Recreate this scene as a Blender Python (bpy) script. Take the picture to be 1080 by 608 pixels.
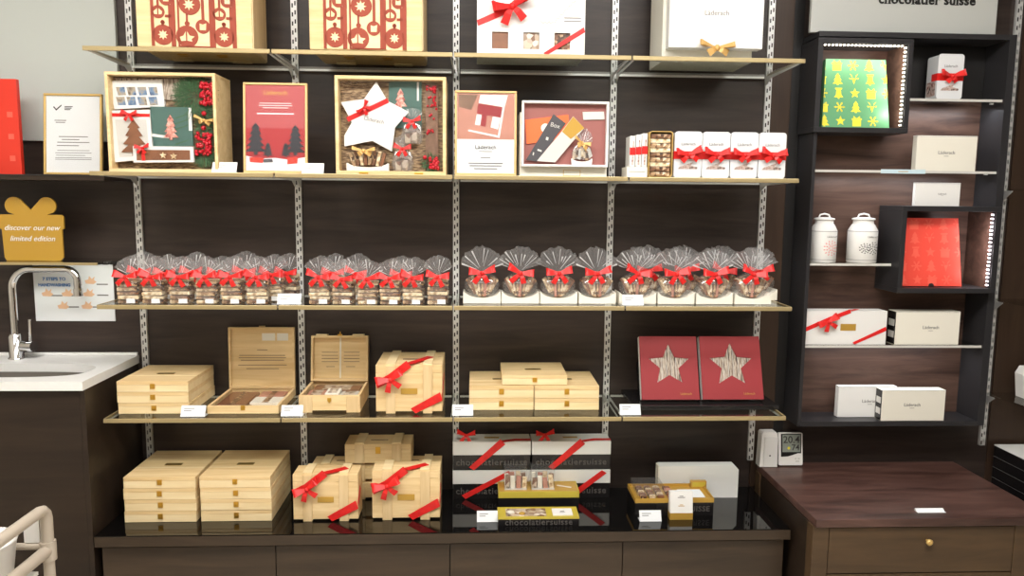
import bpy, bmesh, math, random
from mathutils import Vector, Matrix
R = math.radians
scene = bpy.context.scene
for o in list(bpy.data.objects):
    bpy.data.objects.remove(o)
COL = scene.collection

# ------------------------------------------------------------------ camera
YAW, PITCH, ROLL, FOC = 0.0467, 0.1201, 0.0097, 802.39
EYE = Vector((0, -3.1, 1.55))
fwd = Vector((math.sin(YAW)*math.cos(PITCH), math.cos(YAW)*math.cos(PITCH), -math.sin(PITCH)))
r0 = Vector((math.cos(YAW), -math.sin(YAW), 0))
d0 = fwd.cross(r0)
RI = r0*math.cos(ROLL) - d0*math.sin(ROLL)
DN = d0*math.cos(ROLL) + r0*math.sin(ROLL)
cam_d = bpy.data.cameras.new('camera')
cam = bpy.data.objects.new('camera', cam_d)
COL.objects.link(cam)
cam.matrix_world = Matrix(((RI.x, -DN.x, -fwd.x, EYE.x), (RI.y, -DN.y, -fwd.y, EYE.y), (RI.z, -DN.z, -fwd.z, EYE.z), (0, 0, 0, 1)))
cam_d.sensor_width = 36
cam_d.lens = FOC/1080*36
cam_d.clip_start = 0.02
scene.camera = cam

# ------------------------------------------------------------------ light and exposure
scene.view_settings.view_transform = 'Standard'
scene.view_settings.look = 'None'
scene.view_settings.gamma = 1
scene.view_settings.use_curve_mapping = False
scene.view_settings.exposure = -0.56
scene.cycles.transparent_max_bounces = 24
scene.cycles.max_bounces = 8
world = bpy.data.worlds.new('shop_air')
scene.world = world
world.use_nodes = True
world.node_tree.nodes['Background'].inputs[0].default_value = (1.0, 0.95, 0.88, 1)
world.node_tree.nodes['Background'].inputs[1].default_value = 0.3


def area(name, loc, target, sx, sy, power, color=(1, .93, .84)):
    d = bpy.data.lights.new(name, 'AREA')
    d.shape = 'RECTANGLE'
    d.size, d.size_y, d.energy, d.color = sx, sy, power, color
    o = bpy.data.objects.new(name, d)
    COL.objects.link(o)
    o.location = loc
    o.rotation_euler = (Vector(target)-Vector(loc)).to_track_quat('-Z', 'Y').to_euler()
    return o


for k, lx in enumerate((-1.75, -.9, -.1, .7, 1.5)):
    area('ceiling_spotlight', (lx, -1.9, 2.9), (lx, -.1, .7), .14, .14, 5.5, (1, .97, .93))
area('floor_bounce_fill_light', (0, -1.9, 2.93), (0, -1.9, 0), 4.0, .8, 190, (1, .97, .93))  # added unseen fill, bounces off the floor to lift box undersides
area('front_fill_light', (0, -3.3, 2.92), (0, -.6, .5), 4.2, 1.4, 55, (1, .98, .95))  # added unseen fill from the front, evens out the shelves


# ------------------------------------------------------------------ picture point -> place on a real plane
def ray(px, py):
    return fwd + RI*((px-540)/FOC) + DN*((py-304)/FOC)


def at(px, py, Y=0.0):
    d = ray(px, py)
    return EYE + d*((Y-EYE.y)/d.y)


def on(px, py, z):
    d = ray(px, py)
    return EYE + d*((z-EYE.z)/d.z)


def rect(l, t, r, b, Y):
    m, n = (t+b)/2, (l+r)/2
    return at(l, m, Y).x, at(r, m, Y).x, at(n, t, Y).z, at(n, b, Y).z


# ------------------------------------------------------------------ materials
def lin(c):
    c = c/255
    return c/12.92 if c <= .04045 else ((c+.055)/1.055)**2.4


def rgb(*c):
    return (lin(c[0]), lin(c[1]), lin(c[2]), 1)


def mat(name, c, rough=.5, metal=0, spec=.5, coat=0, noise=0, nscale=40, emit=None):
    m = bpy.data.materials.new(name)
    m.use_nodes = True
    nt = m.node_tree
    b = nt.nodes['Principled BSDF']
    b.inputs['Base Color'].default_value = rgb(*c)
    b.inputs['Roughness'].default_value = rough
    b.inputs['Metallic'].default_value = metal
    b.inputs['Specular IOR Level'].default_value = spec
    b.inputs['Coat Weight'].default_value = coat
    if noise:
        tc = nt.nodes.new('ShaderNodeTexCoord')
        n = nt.nodes.new('ShaderNodeTexNoise')
        n.inputs['Scale'].default_value = nscale
        nt.links.new(tc.outputs['Object'], n.inputs['Vector'])
        mx = nt.nodes.new('ShaderNodeMix')
        mx.data_type = 'RGBA'
        mx.inputs['A'].default_value = rgb(*[max(0, v*(1-noise)) for v in c])
        mx.inputs['B'].default_value = rgb(*[min(255, v*(1+noise)) for v in c])
        nt.links.new(n.outputs['Fac'], mx.inputs['Factor'])
        nt.links.new(mx.outputs['Result'], b.inputs['Base Color'])
    if emit:
        b.inputs['Emission Color'].default_value = rgb(*emit[0])
        b.inputs['Emission Strength'].default_value = emit[1]
    return m


def wood(name, ca, cb, stretch=(1.5, 14, 14), rough=.45, spec=.4, detail=5, scale=2.2, coat=0, lo=.3, hi=.7, rand=0):
    m = bpy.data.materials.new(name)
    m.use_nodes = True
    nt = m.node_tree
    b = nt.nodes['Principled BSDF']
    tc = nt.nodes.new('ShaderNodeTexCoord')
    mp = nt.nodes.new('ShaderNodeMapping')
    mp.inputs['Scale'].default_value = stretch
    nt.links.new(tc.outputs['Object'], mp.inputs['Vector'])
    if rand:
        oi = nt.nodes.new('ShaderNodeObjectInfo')
        ml = nt.nodes.new('ShaderNodeMath')
        ml.operation = 'MULTIPLY'
        ml.inputs[1].default_value = 7.0
        nt.links.new(oi.outputs['Random'], ml.inputs[0])
        nt.links.new(ml.outputs[0], mp.inputs['Location'])
    n = nt.nodes.new('ShaderNodeTexNoise')
    n.inputs['Scale'].default_value = scale
    n.inputs['Detail'].default_value = detail
    n.inputs['Roughness'].default_value = .62
    n.inputs['Distortion'].default_value = .6
    nt.links.new(mp.outputs['Vector'], n.inputs['Vector'])
    cr = nt.nodes.new('ShaderNodeValToRGB')
    cr.color_ramp.elements[0].position = lo
    cr.color_ramp.elements[1].position = hi
    cr.color_ramp.elements[0].color = rgb(*ca)
    cr.color_ramp.elements[1].color = rgb(*cb)
    nt.links.new(n.outputs['Fac'], cr.inputs['Fac'])
    nt.links.new(cr.outputs['Color'], b.inputs['Base Color'])
    b.inputs['Roughness'].default_value = rough
    b.inputs['Specular IOR Level'].default_value = spec
    b.inputs['Coat Weight'].default_value = coat
    bp = nt.nodes.new('ShaderNodeBump')
    bp.inputs['Strength'].default_value = .08
    bp.inputs['Distance'].default_value = .002
    nt.links.new(n.outputs['Fac'], bp.inputs['Height'])
    nt.links.new(bp.outputs['Normal'], b.inputs['Normal'])
    return m


def clear(name, tint=(1, 1, 1), fac=.06, rough=.03, fresnel=True, white=0.0, whitecol=(240, 240, 240), ior=1.45):
    """clear sheet: lets light straight through, reflects like glass, optional milky part"""
    m = bpy.data.materials.new(name)
    m.use_nodes = True
    nt = m.node_tree
    nt.nodes.remove(nt.nodes['Principled BSDF'])
    out = nt.nodes['Material Output']
    tr = nt.nodes.new('ShaderNodeBsdfTransparent')
    tr.inputs[0].default_value = (*tint, 1)
    gl = nt.nodes.new('ShaderNodeBsdfGlossy')
    gl.inputs['Roughness'].default_value = rough
    mx = nt.nodes.new('ShaderNodeMixShader')
    nt.links.new(tr.outputs[0], mx.inputs[1])
    nt.links.new(gl.outputs[0], mx.inputs[2])
    if fresnel:
        fr = nt.nodes.new('ShaderNodeFresnel')
        fr.inputs[0].default_value = ior
        ge = nt.nodes.new('ShaderNodeNewGeometry')
        sb = nt.nodes.new('ShaderNodeMath')
        sb.operation = 'SUBTRACT'
        sb.inputs[0].default_value = 1
        nt.links.new(ge.outputs['Backfacing'], sb.inputs[1])
        ml = nt.nodes.new('ShaderNodeMath')
        ml.operation = 'MULTIPLY'
        nt.links.new(fr.outputs[0], ml.inputs[0])
        nt.links.new(sb.outputs[0], ml.inputs[1])
        nt.links.new(ml.outputs[0], mx.inputs[0])
    else:
        mx.inputs[0].default_value = fac
    last = mx
    if white:
        df = nt.nodes.new('ShaderNodeBsdfDiffuse')
        df.inputs[0].default_value = rgb(*whitecol)
        m2 = nt.nodes.new('ShaderNodeMixShader')
        m2.inputs[0].default_value = white
        tl = nt.nodes.new('ShaderNodeBsdfTranslucent')
        tl.inputs[0].default_value = rgb(*whitecol)
        m3 = nt.nodes.new('ShaderNodeMixShader')
        m3.inputs[0].default_value = .4
        nt.links.new(df.outputs[0], m3.inputs[1])
        nt.links.new(tl.outputs[0], m3.inputs[2])
        nt.links.new(mx.outputs[0], m2.inputs[1])
        nt.links.new(m3.outputs[0], m2.inputs[2])
        last = m2
    nt.links.new(last.outputs[0], out.inputs[0])
    return m


def speckle(name, cols, scale=60, rough=.4, kind='noise', stretch=(1, 1, 1)):
    m = bpy.data.materials.new(name)
    m.use_nodes = True
    nt = m.node_tree
    b = nt.nodes['Principled BSDF']
    tc = nt.nodes.new('ShaderNodeTexCoord')
    mp = nt.nodes.new('ShaderNodeMapping')
    mp.inputs['Scale'].default_value = stretch
    nt.links.new(tc.outputs['Object'], mp.inputs['Vector'])
    if kind == 'noise':
        n = nt.nodes.new('ShaderNodeTexNoise')
        n.inputs['Detail'].default_value = 3
        o = 'Fac'
    else:
        n = nt.nodes.new('ShaderNodeTexVoronoi')
        o = 'Color'
    n.inputs['Scale'].default_value = scale
    nt.links.new(mp.outputs['Vector'], n.inputs['Vector'])
    cr = nt.nodes.new('ShaderNodeValToRGB')
    e = cr.color_ramp.elements
    k = len(cols)
    a, z = (.32, .68) if kind == 'noise' else (.05, .95)
    e[0].position, e[0].color = a, rgb(*cols[0])
    e[1].position, e[1].color = z, rgb(*cols[-1])
    for i in range(1, k-1):
        q = e.new(a+(z-a)*i/(k-1))
        q.color = rgb(*cols[i])
    nt.links.new(n.outputs[o], cr.inputs['Fac'])
    nt.links.new(cr.outputs['Color'], b.inputs['Base Color'])
    b.inputs['Roughness'].default_value = rough
    return m


M = {}
M['wall'] = wood('dark_wall_wood', (40, 33, 30), (66, 55, 50), (.9, 9, 9), .42, .35, scale=2.0)
M['unit'] = wood('dark_cabinet_wood', (36, 27, 21), (50, 39, 30), (.9, 9, 9), .4, .35)
M['drawer'] = wood('brown_drawer_wood', (50, 40, 30), (70, 56, 43), (.9, 8, 8), .4, .4)
M['trim'] = wood('brown_trim_wood', (52, 38, 29), (64, 48, 37), (9, 9, .9), .45, .35)
M['desk'] = wood('reddish_desk_wood', (52, 33, 28), (98, 70, 62), (1.0, 7, 7), .36, .45, scale=2.4)
M['deskbody'] = wood('brown_desk_body_wood', (68, 52, 36), (86, 67, 46), (1, 8, 8), .45, .35)
M['niche'] = wood('warm_niche_wood', (52, 37, 32), (96, 73, 63), (.9, 9, 9), .4, .35, scale=2.6)
M['frame'] = mat('charcoal_cabinet_lacquer', (42, 41, 43), .4, 0, .4)
M['black'] = mat('black_panel', (16, 14, 14), .5)
M['counter'] = mat('black_gloss_stone', (10, 9, 9), .03, 0, .6, 0)
M['pine'] = wood('pale_pine', (212, 180, 128), (236, 210, 162), (1.2, 16, 16), .5, .3, scale=2.0, rand=1)
M['pinelt'] = wood('light_pine', (228, 202, 152), (240, 220, 178), (1.2, 14, 14), .5, .3, rand=1)
M['pinev'] = wood('pale_pine_upright', (206, 176, 128), (228, 202, 158), (16, 16, 1.2), .5, .3, rand=1)
M['white'] = mat('white_card', (227, 226, 223), .55, 0, .3)
M['cream'] = mat('cream_card', (228, 224, 211), .55, 0, .3)
M['paper'] = mat('white_paper', (226, 229, 231), .7, 0, .2)
M['grey'] = mat('grey_print', (120, 118, 116), .7)
M['ink'] = mat('dark_print', (58, 54, 54), .7)
M['red'] = mat('red_satin_ribbon', (214, 36, 34), .38, 0, .4, noise=.12, nscale=50)
M['liner'] = mat('dusty_rose_liner', (150, 92, 86), .6)
M['redbox'] = mat('red_box_card', (146, 50, 54), .5, 0, .3)
M['orn'] = mat('terracotta_red_card', (154, 72, 54), .6, 0, .25, noise=.06, nscale=30)
M['tinwhite'] = mat('white_tin', (218, 220, 222), .35)
M['plate'] = mat('dark_brass_plate', (134, 108, 52), .35, .5)
M['gold'] = mat('brass', (214, 168, 70), .3, .85)
M['goldribbon'] = mat('gold_satin_ribbon', (206, 164, 96), .4, .2)
M['goldcard'] = mat('gold_card', (192, 152, 66), .38, .25)
M['yellowgold'] = mat('yellow_gold_card', (196, 178, 68), .4, .15)
M['rail'] = mat('champagne_metal', (176, 158, 116), .35, .45)
M['steel'] = mat('brushed_steel', (214, 214, 212), .35, .3)
M['chrome'] = mat('chrome', (225, 226, 228), .08, 1)
M['darksteel'] = mat('basin_steel', (120, 118, 114), .3, .9)
M['glass'] = clear('shelf_glass', (.92, .94, .92))
M['pane'] = clear('clear_pane', (.98, .98, .98), ior=1.22)
M['acrylic'] = clear('clear_acrylic', (.95, .95, .95), white=.05)
M['cello'] = clear('cellophane', (.98, .98, .98), .12, .12, False, .09)
M['cellofan'] = clear('pleated_cellophane', (.98, .98, .98), .1, .2, False, .22)
M['celloglint'] = clear('cellophane_painted_glint', (.98, .98, .98), .2, .25, False, .55)  # milky white, paints gloss highlights onto the fan pleats
M['stone'] = mat('white_quartz', (232, 232, 230), .3, 0, .4, noise=.015, nscale=60)
M['panel'] = mat('pale_grey_glass_panel', (186, 192, 188), .35, 0, .4)
M['choc'] = speckle('chocolate_bark', [(66, 42, 28), (128, 92, 64), (200, 170, 130), (236, 222, 196)], 95, kind='voro')
M['chocd'] = speckle('dark_chocolate_bark', [(44, 26, 18), (84, 54, 38), (140, 100, 70), (214, 184, 146)], 95, kind='voro')
M['chocw'] = speckle('white_chocolate_bark', [(150, 112, 74), (206, 180, 140), (232, 214, 180), (240, 228, 204)], 70)
M['milk'] = mat('milk_chocolate', (128, 84, 58), .4, noise=.15, nscale=30)
M['ruby'] = speckle('pink_speckled_chocolate', [(150, 70, 66), (206, 140, 126), (230, 190, 176)], 120)
M['mix'] = speckle('assorted_chocolates', [(54, 32, 24), (206, 190, 166), (110, 70, 48), (226, 214, 196), (84, 50, 36)], 60, kind='voro')
M['sliver'] = speckle('almond_slivers', [(52, 42, 36), (130, 112, 98), (200, 188, 172), (100, 80, 64)], 26, stretch=(9, 9, .9))
M['straw'] = speckle('wood_wool', [(70, 54, 42), (130, 106, 80), (176, 152, 120)], 26, stretch=(2, 2, 9), rough=.8)
M['pineneedle'] = mat('pine_needle_green', (58, 92, 56), .6, noise=.3, nscale=90)
M['berry'] = mat('red_berry', (186, 22, 40), .25)
M['sage'] = mat('sage_green_card', (70, 102, 94), .6, noise=.04, nscale=20)
M['teal'] = mat('green_print', (92, 156, 110), .5)
M['yicon'] = mat('yellow_print', (236, 220, 60), .5)
M['coral'] = mat('coral_red_card', (232, 74, 58), .5)
M['coral2'] = mat('lighter_coral_print', (238, 96, 78), .5)
M['orange'] = mat('orange_card', (240, 108, 56), .5, noise=.03, nscale=200)
M['darkcard'] = mat('dark_grey_card', (72, 70, 74), .5)
M['silver'] = mat('silver_grey_card', (206, 204, 198), .4, .1)
M['photo'] = speckle('landscape_prints', [(52, 74, 112), (110, 136, 166), (168, 156, 136), (74, 60, 52)], 28)
M['led'] = mat('led_bead', (255, 250, 240), .4, emit=((255, 244, 224), 9))
M['ledw'] = mat('cool_led_bead', (255, 250, 250), .4, emit=((255, 240, 244), 9))
M['plastic'] = mat('white_plastic', (232, 230, 226), .35)
M['lcd'] = mat('lcd_grey', (148, 156, 146), .25)
M['tube'] = mat('cream_coated_tube', (182, 171, 156), .35)
M['blue'] = mat('blue_print', (40, 110, 180), .6)
M['skin'] = mat('peach_print', (228, 186, 150), .7)
M['amber'] = mat('gold_acrylic', (184, 144, 54), .25, .1)
M['redboard'] = mat('red_board', (214, 50, 30), .5)
M['poster'] = mat('red_poster_print', (166, 32, 36), .5)
M['pinkposter'] = mat('pink_poster_print', (176, 74, 76), .5)
M['firprint'] = mat('dark_fir_print', (40, 40, 46), .6)
M['tan'] = mat('tan_photo_print', (182, 126, 108), .5, noise=.08, nscale=14)
M['brownp'] = mat('brown_photo_print', (120, 92, 74), .6, noise=.25, nscale=50)
M['labelblue'] = mat('pale_blue_label', (196, 218, 226), .5)
M['floor'] = speckle('beige_floor_tile', [(206, 198, 184), (220, 212, 198)], 5, .3)
M['roomwall'] = mat('warm_white_paint', (200, 192, 178), .8)
M['ceil'] = mat('white_ceiling_paint', (222, 220, 214), .9)
M['signp'] = mat('light_grey_sign_board', (182, 184, 180), .4)
M['relief'] = mat('raised_black_letters', (84, 80, 77), .3)
M['blackcard'] = mat('black_box_card', (24, 22, 23), .25, 0, .5)
M['tinprint'] = speckle('chocolate_print', [(110, 40, 36), (200, 180, 170), (60, 36, 30)], 70)


# ------------------------------------------------------------------ mesh builder
class MB:
    def __init__(s):
        s.v, s.f, s.m, s.s = [], [], [], []
        s.X = None

    def add(s, vs, fs, m=0, smooth=False):
        b = len(s.v)
        for p in vs:
            p = Vector(p)
            s.v.append(tuple(s.X @ p) if s.X else tuple(p))
        for f in fs:
            s.f.append(tuple(b+i for i in f))
            s.m.append(m)
            s.s.append(smooth)
        return s

    def box(s, x0, x1, y0, y1, z0, z1, m=0, bev=0):
        if bev:
            b = min(bev, (x1-x0)*.45, (y1-y0)*.45, (z1-z0)*.45)
            bm = bmesh.new()
            vs = [bm.verts.new((x, y, z)) for x in (x0, x1) for y in (y0, y1) for z in (z0, z1)]
            for q in ((0, 1, 3, 2), (4, 6, 7, 5), (0, 4, 5, 1), (2, 3, 7, 6), (0, 2, 6, 4), (1, 5, 7, 3)):
                bm.faces.new([vs[i] for i in q])
            bmesh.ops.bevel(bm, geom=bm.edges[:], offset=b, segments=2, affect='EDGES', profile=.5)
            bm.verts.index_update()
            s.add([v.co for v in bm.verts], [[v.index for v in f.verts] for f in bm.faces], m)
            bm.free()
        else:
            s.add([(x, y, z) for x in (x0, x1) for y in (y0, y1) for z in (z0, z1)],
                  [(0, 1, 3, 2), (4, 6, 7, 5), (0, 4, 5, 1), (2, 3, 7, 6), (0, 2, 6, 4), (1, 5, 7, 3)], m)
        return s

    def tube(s, pts, r, seg=10, m=0, caps=True):
        pts = [Vector(p) for p in pts]
        rs = r if isinstance(r, (list, tuple)) else [r]*len(pts)
        vs, fs = [], []
        prev = None
        for i, p in enumerate(pts):
            t = (pts[min(i+1, len(pts)-1)]-pts[max(i-1, 0)]).normalized()
            if prev is None:
                a = t.orthogonal().normalized()
            else:
                a = (prev-t*prev.dot(t)).normalized()
            prev = a
            b = t.cross(a)
            for k in range(seg):
                q = 2*math.pi*k/seg
                vs.append(p+(a*math.cos(q)+b*math.sin(q))*rs[i])
        for i in range(len(pts)-1):
            for k in range(seg):
                k2 = (k+1) % seg
                fs.append((i*seg+k, i*seg+k2, (i+1)*seg+k2, (i+1)*seg+k))
        s.add(vs, fs, m, True)
        if caps:
            n = (len(pts)-1)*seg
            s.add([vs[k] for k in range(seg)], [tuple(range(seg))[::-1]], m)
            s.add([vs[n+k] for k in range(seg)], [tuple(range(seg))], m)
        return s

    def lathe(s, prof, seg=24, m=0, c=(0, 0, 0)):
        vs, fs = [], []
        for r, z in prof:
            for k in range(seg):
                q = 2*math.pi*k/seg
                vs.append((c[0]+r*math.cos(q), c[1]+r*math.sin(q), c[2]+z))
        for i in range(len(prof)-1):
            for k in range(seg):
                k2 = (k+1) % seg
                fs.append((i*seg+k, i*seg+k2, (i+1)*seg+k2, (i+1)*seg+k))
        s.add(vs, fs, m, True)
        s.add(vs[:seg], [tuple(range(seg))[::-1]], m)
        s.add(vs[-seg:], [tuple(range(seg))], m)
        return s

    def prism(s, poly, a, b, m=0, plane='xz', smooth=False):
        """polygon extruded: plane xz between y=a..b ; plane xy between z=a..b ; plane yz between x=a..b"""
        n = len(poly)

        def P(u, w, d):
            return (u, d, w) if plane == 'xz' else ((u, w, d) if plane == 'xy' else (d, u, w))
        vs = [P(u, w, a) for u, w in poly]+[P(u, w, b) for u, w in poly]
        fs = [tuple(range(n)), tuple(range(2*n-1, n-1, -1))]
        fs += [(i, i+n, (i+1) % n+n, (i+1) % n) for i in range(n)]
        s.add(vs, fs, m, smooth)
        return s

    def ball(s, c, r, m=0, seg=10, rings=6):
        rx, ry, rz = r if isinstance(r, (tuple, list)) else (r, r, r)
        vs = [(c[0], c[1], c[2]+rz)]
        for i in range(1, rings):
            a = math.pi*i/rings
            for k in range(seg):
                q = 2*math.pi*k/seg
                vs.append((c[0]+rx*math.sin(a)*math.cos(q), c[1]+ry*math.sin(a)*math.sin(q), c[2]+rz*math.cos(a)))
        vs.append((c[0], c[1], c[2]-rz))
        fs = [(0, 1+k, 1+(k+1) % seg) for k in range(seg)]
        for i in range(rings-2):
            for k in range(seg):
                k2 = (k+1) % seg
                fs.append((1+i*seg+k, 1+(i+1)*seg+k, 1+(i+1)*seg+k2, 1+i*seg+k2))
        L = len(vs)-1
        fs += [(L, L-seg+(k+1) % seg, L-seg+k) for k in range(seg)]
        s.add(vs, fs, m, True)
        return s

    def band(s, pts, nrm, w, th=.0008, m=0):
        """flat ribbon through pts; nrm = outward normal per point; w = width (number or list)"""
        pts = [Vector(p) for p in pts]
        ns = [Vector(n).normalized() for n in nrm]
        ws = w if isinstance(w, (list, tuple)) else [w]*len(pts)
        vs = []
        for i, p in enumerate(pts):
            t = (pts[min(i+1, len(pts)-1)]-pts[max(i-1, 0)]).normalized()
            sd = ns[i].cross(t).normalized()*ws[i]/2
            up = ns[i]*th
            vs += [p-sd, p+sd, p+sd+up, p-sd+up]
        fs = []
        for i in range(len(pts)-1):
            a, b = i*4, i*4+4
            for k in range(4):
                k2 = (k+1) % 4
                fs.append((a+k, a+k2, b+k2, b+k))
        fs += [(3, 2, 1, 0), tuple(len(vs)-4+k for k in range(4))]
        s.add(vs, fs, m)
        return s

    def mesh(s, name, mats):
        me = bpy.data.meshes.new(name)
        me.from_pydata(s.v, [], s.f)
        for k in (mats if isinstance(mats, (list, tuple)) else [mats]):
            me.materials.append(M[k])
        me.polygons.foreach_set('material_index', s.m)
        me.polygons.foreach_set('use_smooth', s.s)
        bm = bmesh.new()
        bm.from_mesh(me)
        bmesh.ops.recalc_face_normals(bm, faces=bm.faces[:])
        bm.to_mesh(me)
        bm.free()
        me.update()
        return me


def clip(mb, x0=-9, x1=9, z0=-9, z1=9):
    mb.v = [(min(x1, max(x0, x)), y, min(z1, max(z0, z))) for x, y, z in mb.v]
    return mb


def tag(o, label, cat, group=None):
    if len(label.split()) > 16 or len(label.split()) < 4:
        raise ValueError(label)
    o['label'] = label
    o['category'] = cat
    if group:
        o['group'] = group
    return o


def thing(name, label, cat, loc=(0, 0, 0), rz=0, group=None):
    o = bpy.data.objects.new(name, None)
    COL.objects.link(o)
    o.empty_display_size = .05
    o.location = loc
    o.rotation_euler = (0, 0, rz)
    return tag(o, label, cat, group)


def part(name, mb, mats, parent=None, label=None, loc=(0, 0, 0), rot=(0, 0, 0), sc=1):
    me = mb.mesh(name, mats) if isinstance(mb, MB) else mb
    o = bpy.data.objects.new(name, me)
    COL.objects.link(o)
    o.location, o.rotation_euler, o.scale = loc, rot, (sc, sc, sc)
    if parent:
        o.parent = parent
    if label:
        o['label'] = label
    return o


def solo(name, mb, mats, label, cat, loc=(0, 0, 0), rz=0, group=None):
    return tag(part(name, mb, mats, None, None, loc, (0, 0, rz)), label, cat, group)


def struct(name, mb, mats):
    o = part(name, mb, mats)
    o['kind'] = 'structure'
    return o


def dup(root, loc, rz=0, label=None, sc=None, group=None):
    def cp(o, par):
        c = o.copy()
        COL.objects.link(c)
        if par:
            c.parent = par
        for ch in o.children:
            cp(ch, c)
        return c
    r = cp(root, None)
    r.location = loc
    r.rotation_euler = (0, 0, rz)
    if label:
        r['label'] = label
    if group:
        r['group'] = group
    if sc:
        r.scale = sc
    return r


TXT = {}


def text_mesh(body, size, m, bold=0.0, shear=0.0, spacing=1.0, ext=.0004, serif=False):
    """lettering in the x-z plane facing -y, centred"""
    key = (body, size, m, bold, shear, spacing, ext, serif)
    if key in TXT:
        return TXT[key]
    cu = bpy.data.curves.new('lettering', 'FONT')
    cu.body = body
    cu.size = size
    cu.align_x = 'CENTER'
    cu.align_y = 'CENTER'
    cu.extrude = ext
    cu.offset = bold
    cu.shear = shear
    cu.space_character = spacing
    cu.resolution_u = 3
    o = bpy.data.objects.new('lettering', cu)
    COL.objects.link(o)
    dg = bpy.context.evaluated_depsgraph_get()
    me = bpy.data.meshes.new_from_object(o.evaluated_get(dg))
    bpy.data.objects.remove(o)
    me.transform(Matrix.Rotation(R(90), 4, 'X'))
    if serif:
        mbs = MB()
        seen = set()
        for e in me.edges:
            a, b = me.vertices[e.vertices[0]].co, me.vertices[e.vertices[1]].co
            L = abs(a.x-b.x)
            if abs(a.z-b.z) < size*.004 and size*.05 < L < size*.17 and abs(a.y-b.y) < 1e-6:
                q = (round((a.x+b.x)/2, 4), round(a.z, 3))
                if q in seen:
                    continue
                seen.add(q)
                c = (a.x+b.x)/2
                mbs.box(c-size*.125, c+size*.125, -ext, ext, a.z-size*.012, a.z+size*.03)
        m2 = mbs.mesh('lettering', m)
        bm = bmesh.new()
        bm.from_mesh(me)
        bm.from_mesh(m2)
        bm.to_mesh(me)
        bm.free()
    me.materials.clear()
    me.materials.append(M[m])
    TXT[key] = me
    return me


BRAND = 'L\u00e4derach'


def lettering(body, size, m, parent, loc, rot=(0, 0, 0), name='lettering', **k):
    return part(name, text_mesh(body, size, m, **k), None, parent, None, loc, rot)


def star_poly(cx, cz, R1, R2, n=5, rot=90):
    return [(cx+(R1 if i % 2 == 0 else R2)*math.cos(R(rot+180*i/n)), cz+(R1 if i % 2 == 0 else R2)*math.sin(R(rot+180*i/n))) for i in range(2*n)]


def disc_poly(cx, cz, r, n=20):
    return [(cx+r*math.cos(2*math.pi*i/n), cz+r*math.sin(2*math.pi*i/n)) for i in range(n)]


def tree_poly(cx, z0, w, h, tiers=3):
    L = [(cx-w*.09, z0), (cx-w*.09, z0+h*.1)]
    for i in range(tiers):
        a = w*(.5-.36*i/tiers)
        b = z0+h*(.1+.9*i/tiers)
        c = z0+h*(.1+.9*(i+1)/tiers)
        L.append((cx-a, b))
        L.append((cx-a*.42 if i < tiers-1 else cx, c if i == tiers-1 else c-h*.02))
    Rr = [(2*cx-x, z) for x, z in L if abs(x-cx) > 1e-6]
    return L+Rr[::-1]


# ---- shared ornaments
def bow_mesh(name, mats, w=.05, drop=.9, band=.42, seed=0):
    """ribbon bow facing -y, knot at origin, total width about w*2"""
    rn = random.Random(seed)
    mb = MB()
    for sx in (-1, 1):
        lift = .25+rn.uniform(-.1, .2)
        pts, nr, ws = [], [], []
        n = 14
        for i in range(n+1):
            t = i/n
            a = 2*math.pi*t
            rr = math.sin(math.pi*t)**.7
            x = sx*w*rr*(1.0)
            off = .26*w*math.sin(a)*(rr+.1)
            pts.append(Vector((x, -.012*w/.05-off*.7-.12*w*rr, lift*abs(x))))
            ws.append(w*band*(.35+.65*rr))
        for i in range(n+1):
            t = (pts[min(i+1, n)]-pts[max(i-1, 0)])
            nr.append(t.cross(Vector((0, .5, 1))))
            if nr[-1].length < 1e-6:
                nr[-1] = Vector((0, -1, 0))
        mb.band(pts, nr, ws, .0008)
        # tail
        dx = sx*w*(.5+rn.uniform(-.15, .2))
        tp = [Vector((0, -.2*w, 0)), Vector((dx*.5, -.34*w, -drop*w*.45)), Vector((dx, -.22*w, -drop*w))]
        mb.band(tp, [(0, -1, .1)]*3, [w*.22, w*.36, w*.44], .0008)
    mb.ball((0, -.28*w, 0), (.17*w, .14*w, .19*w), 0, 8, 6)
    return mb.mesh(name, mats)


BOW = [bow_mesh('bow', 'red', .05, .78, .62, s) for s in range(4)]
BOWG = bow_mesh('bow', 'goldribbon', .05, .3, .34, 9)


BOWT = [bow_mesh('bow', 'red', .05, .5, .6, s) for s in (5, 6, 7)]


def bow(parent, loc, size, k=0, rot=(0, 0, 0), me=None, label=None):
    return part('bow', me or BOW[k % 4], None, parent, label, loc, rot, size/.05)

# ================================================================== the setting
ZC, Z4, Z3, Z2, Z1 = .324, .737, 1.153, 1.622, 2.044      # counter and shelf heights
FY = -.3685                                               # front of the glass shelves
XL, XR = -1.346, 1.166
BAY = [-1.339+.6273*k for k in range(5)]
struct('floor', MB().box(-2.7, 3.4, -5.1, .1, -.06, 0), 'floor')
struct('ceiling', MB().box(-2.7, 3.4, -5.1, .1, 2.95, 3.0), 'ceil')
struct('wall_back', MB().box(-2.7, 3.4, 0, .1, 0, 2.95), 'wall')
struct('wall_left', MB().box(-2.7, -2.6, -5.1, 0, 0, 2.95), 'roomwall')
struct('wall_right', MB().box(3.3, 3.4, -5.1, 0, 0, 2.95), 'unit')
struct('wall_front', MB().box(-2.7, 3.4, -5.1, -5.0, 0, 2.95), 'roomwall')
struct('trim_1', MB().box(1.172, 1.262, -.012, -.0005, ZC, 2.94), 'trim')
struct('gap_shade_strip', MB().box(1.263, 1.304, -.012, -.0005, ZC, 2.94), 'black')  # black strip paints the shade of the gap beside the cabinet
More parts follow.
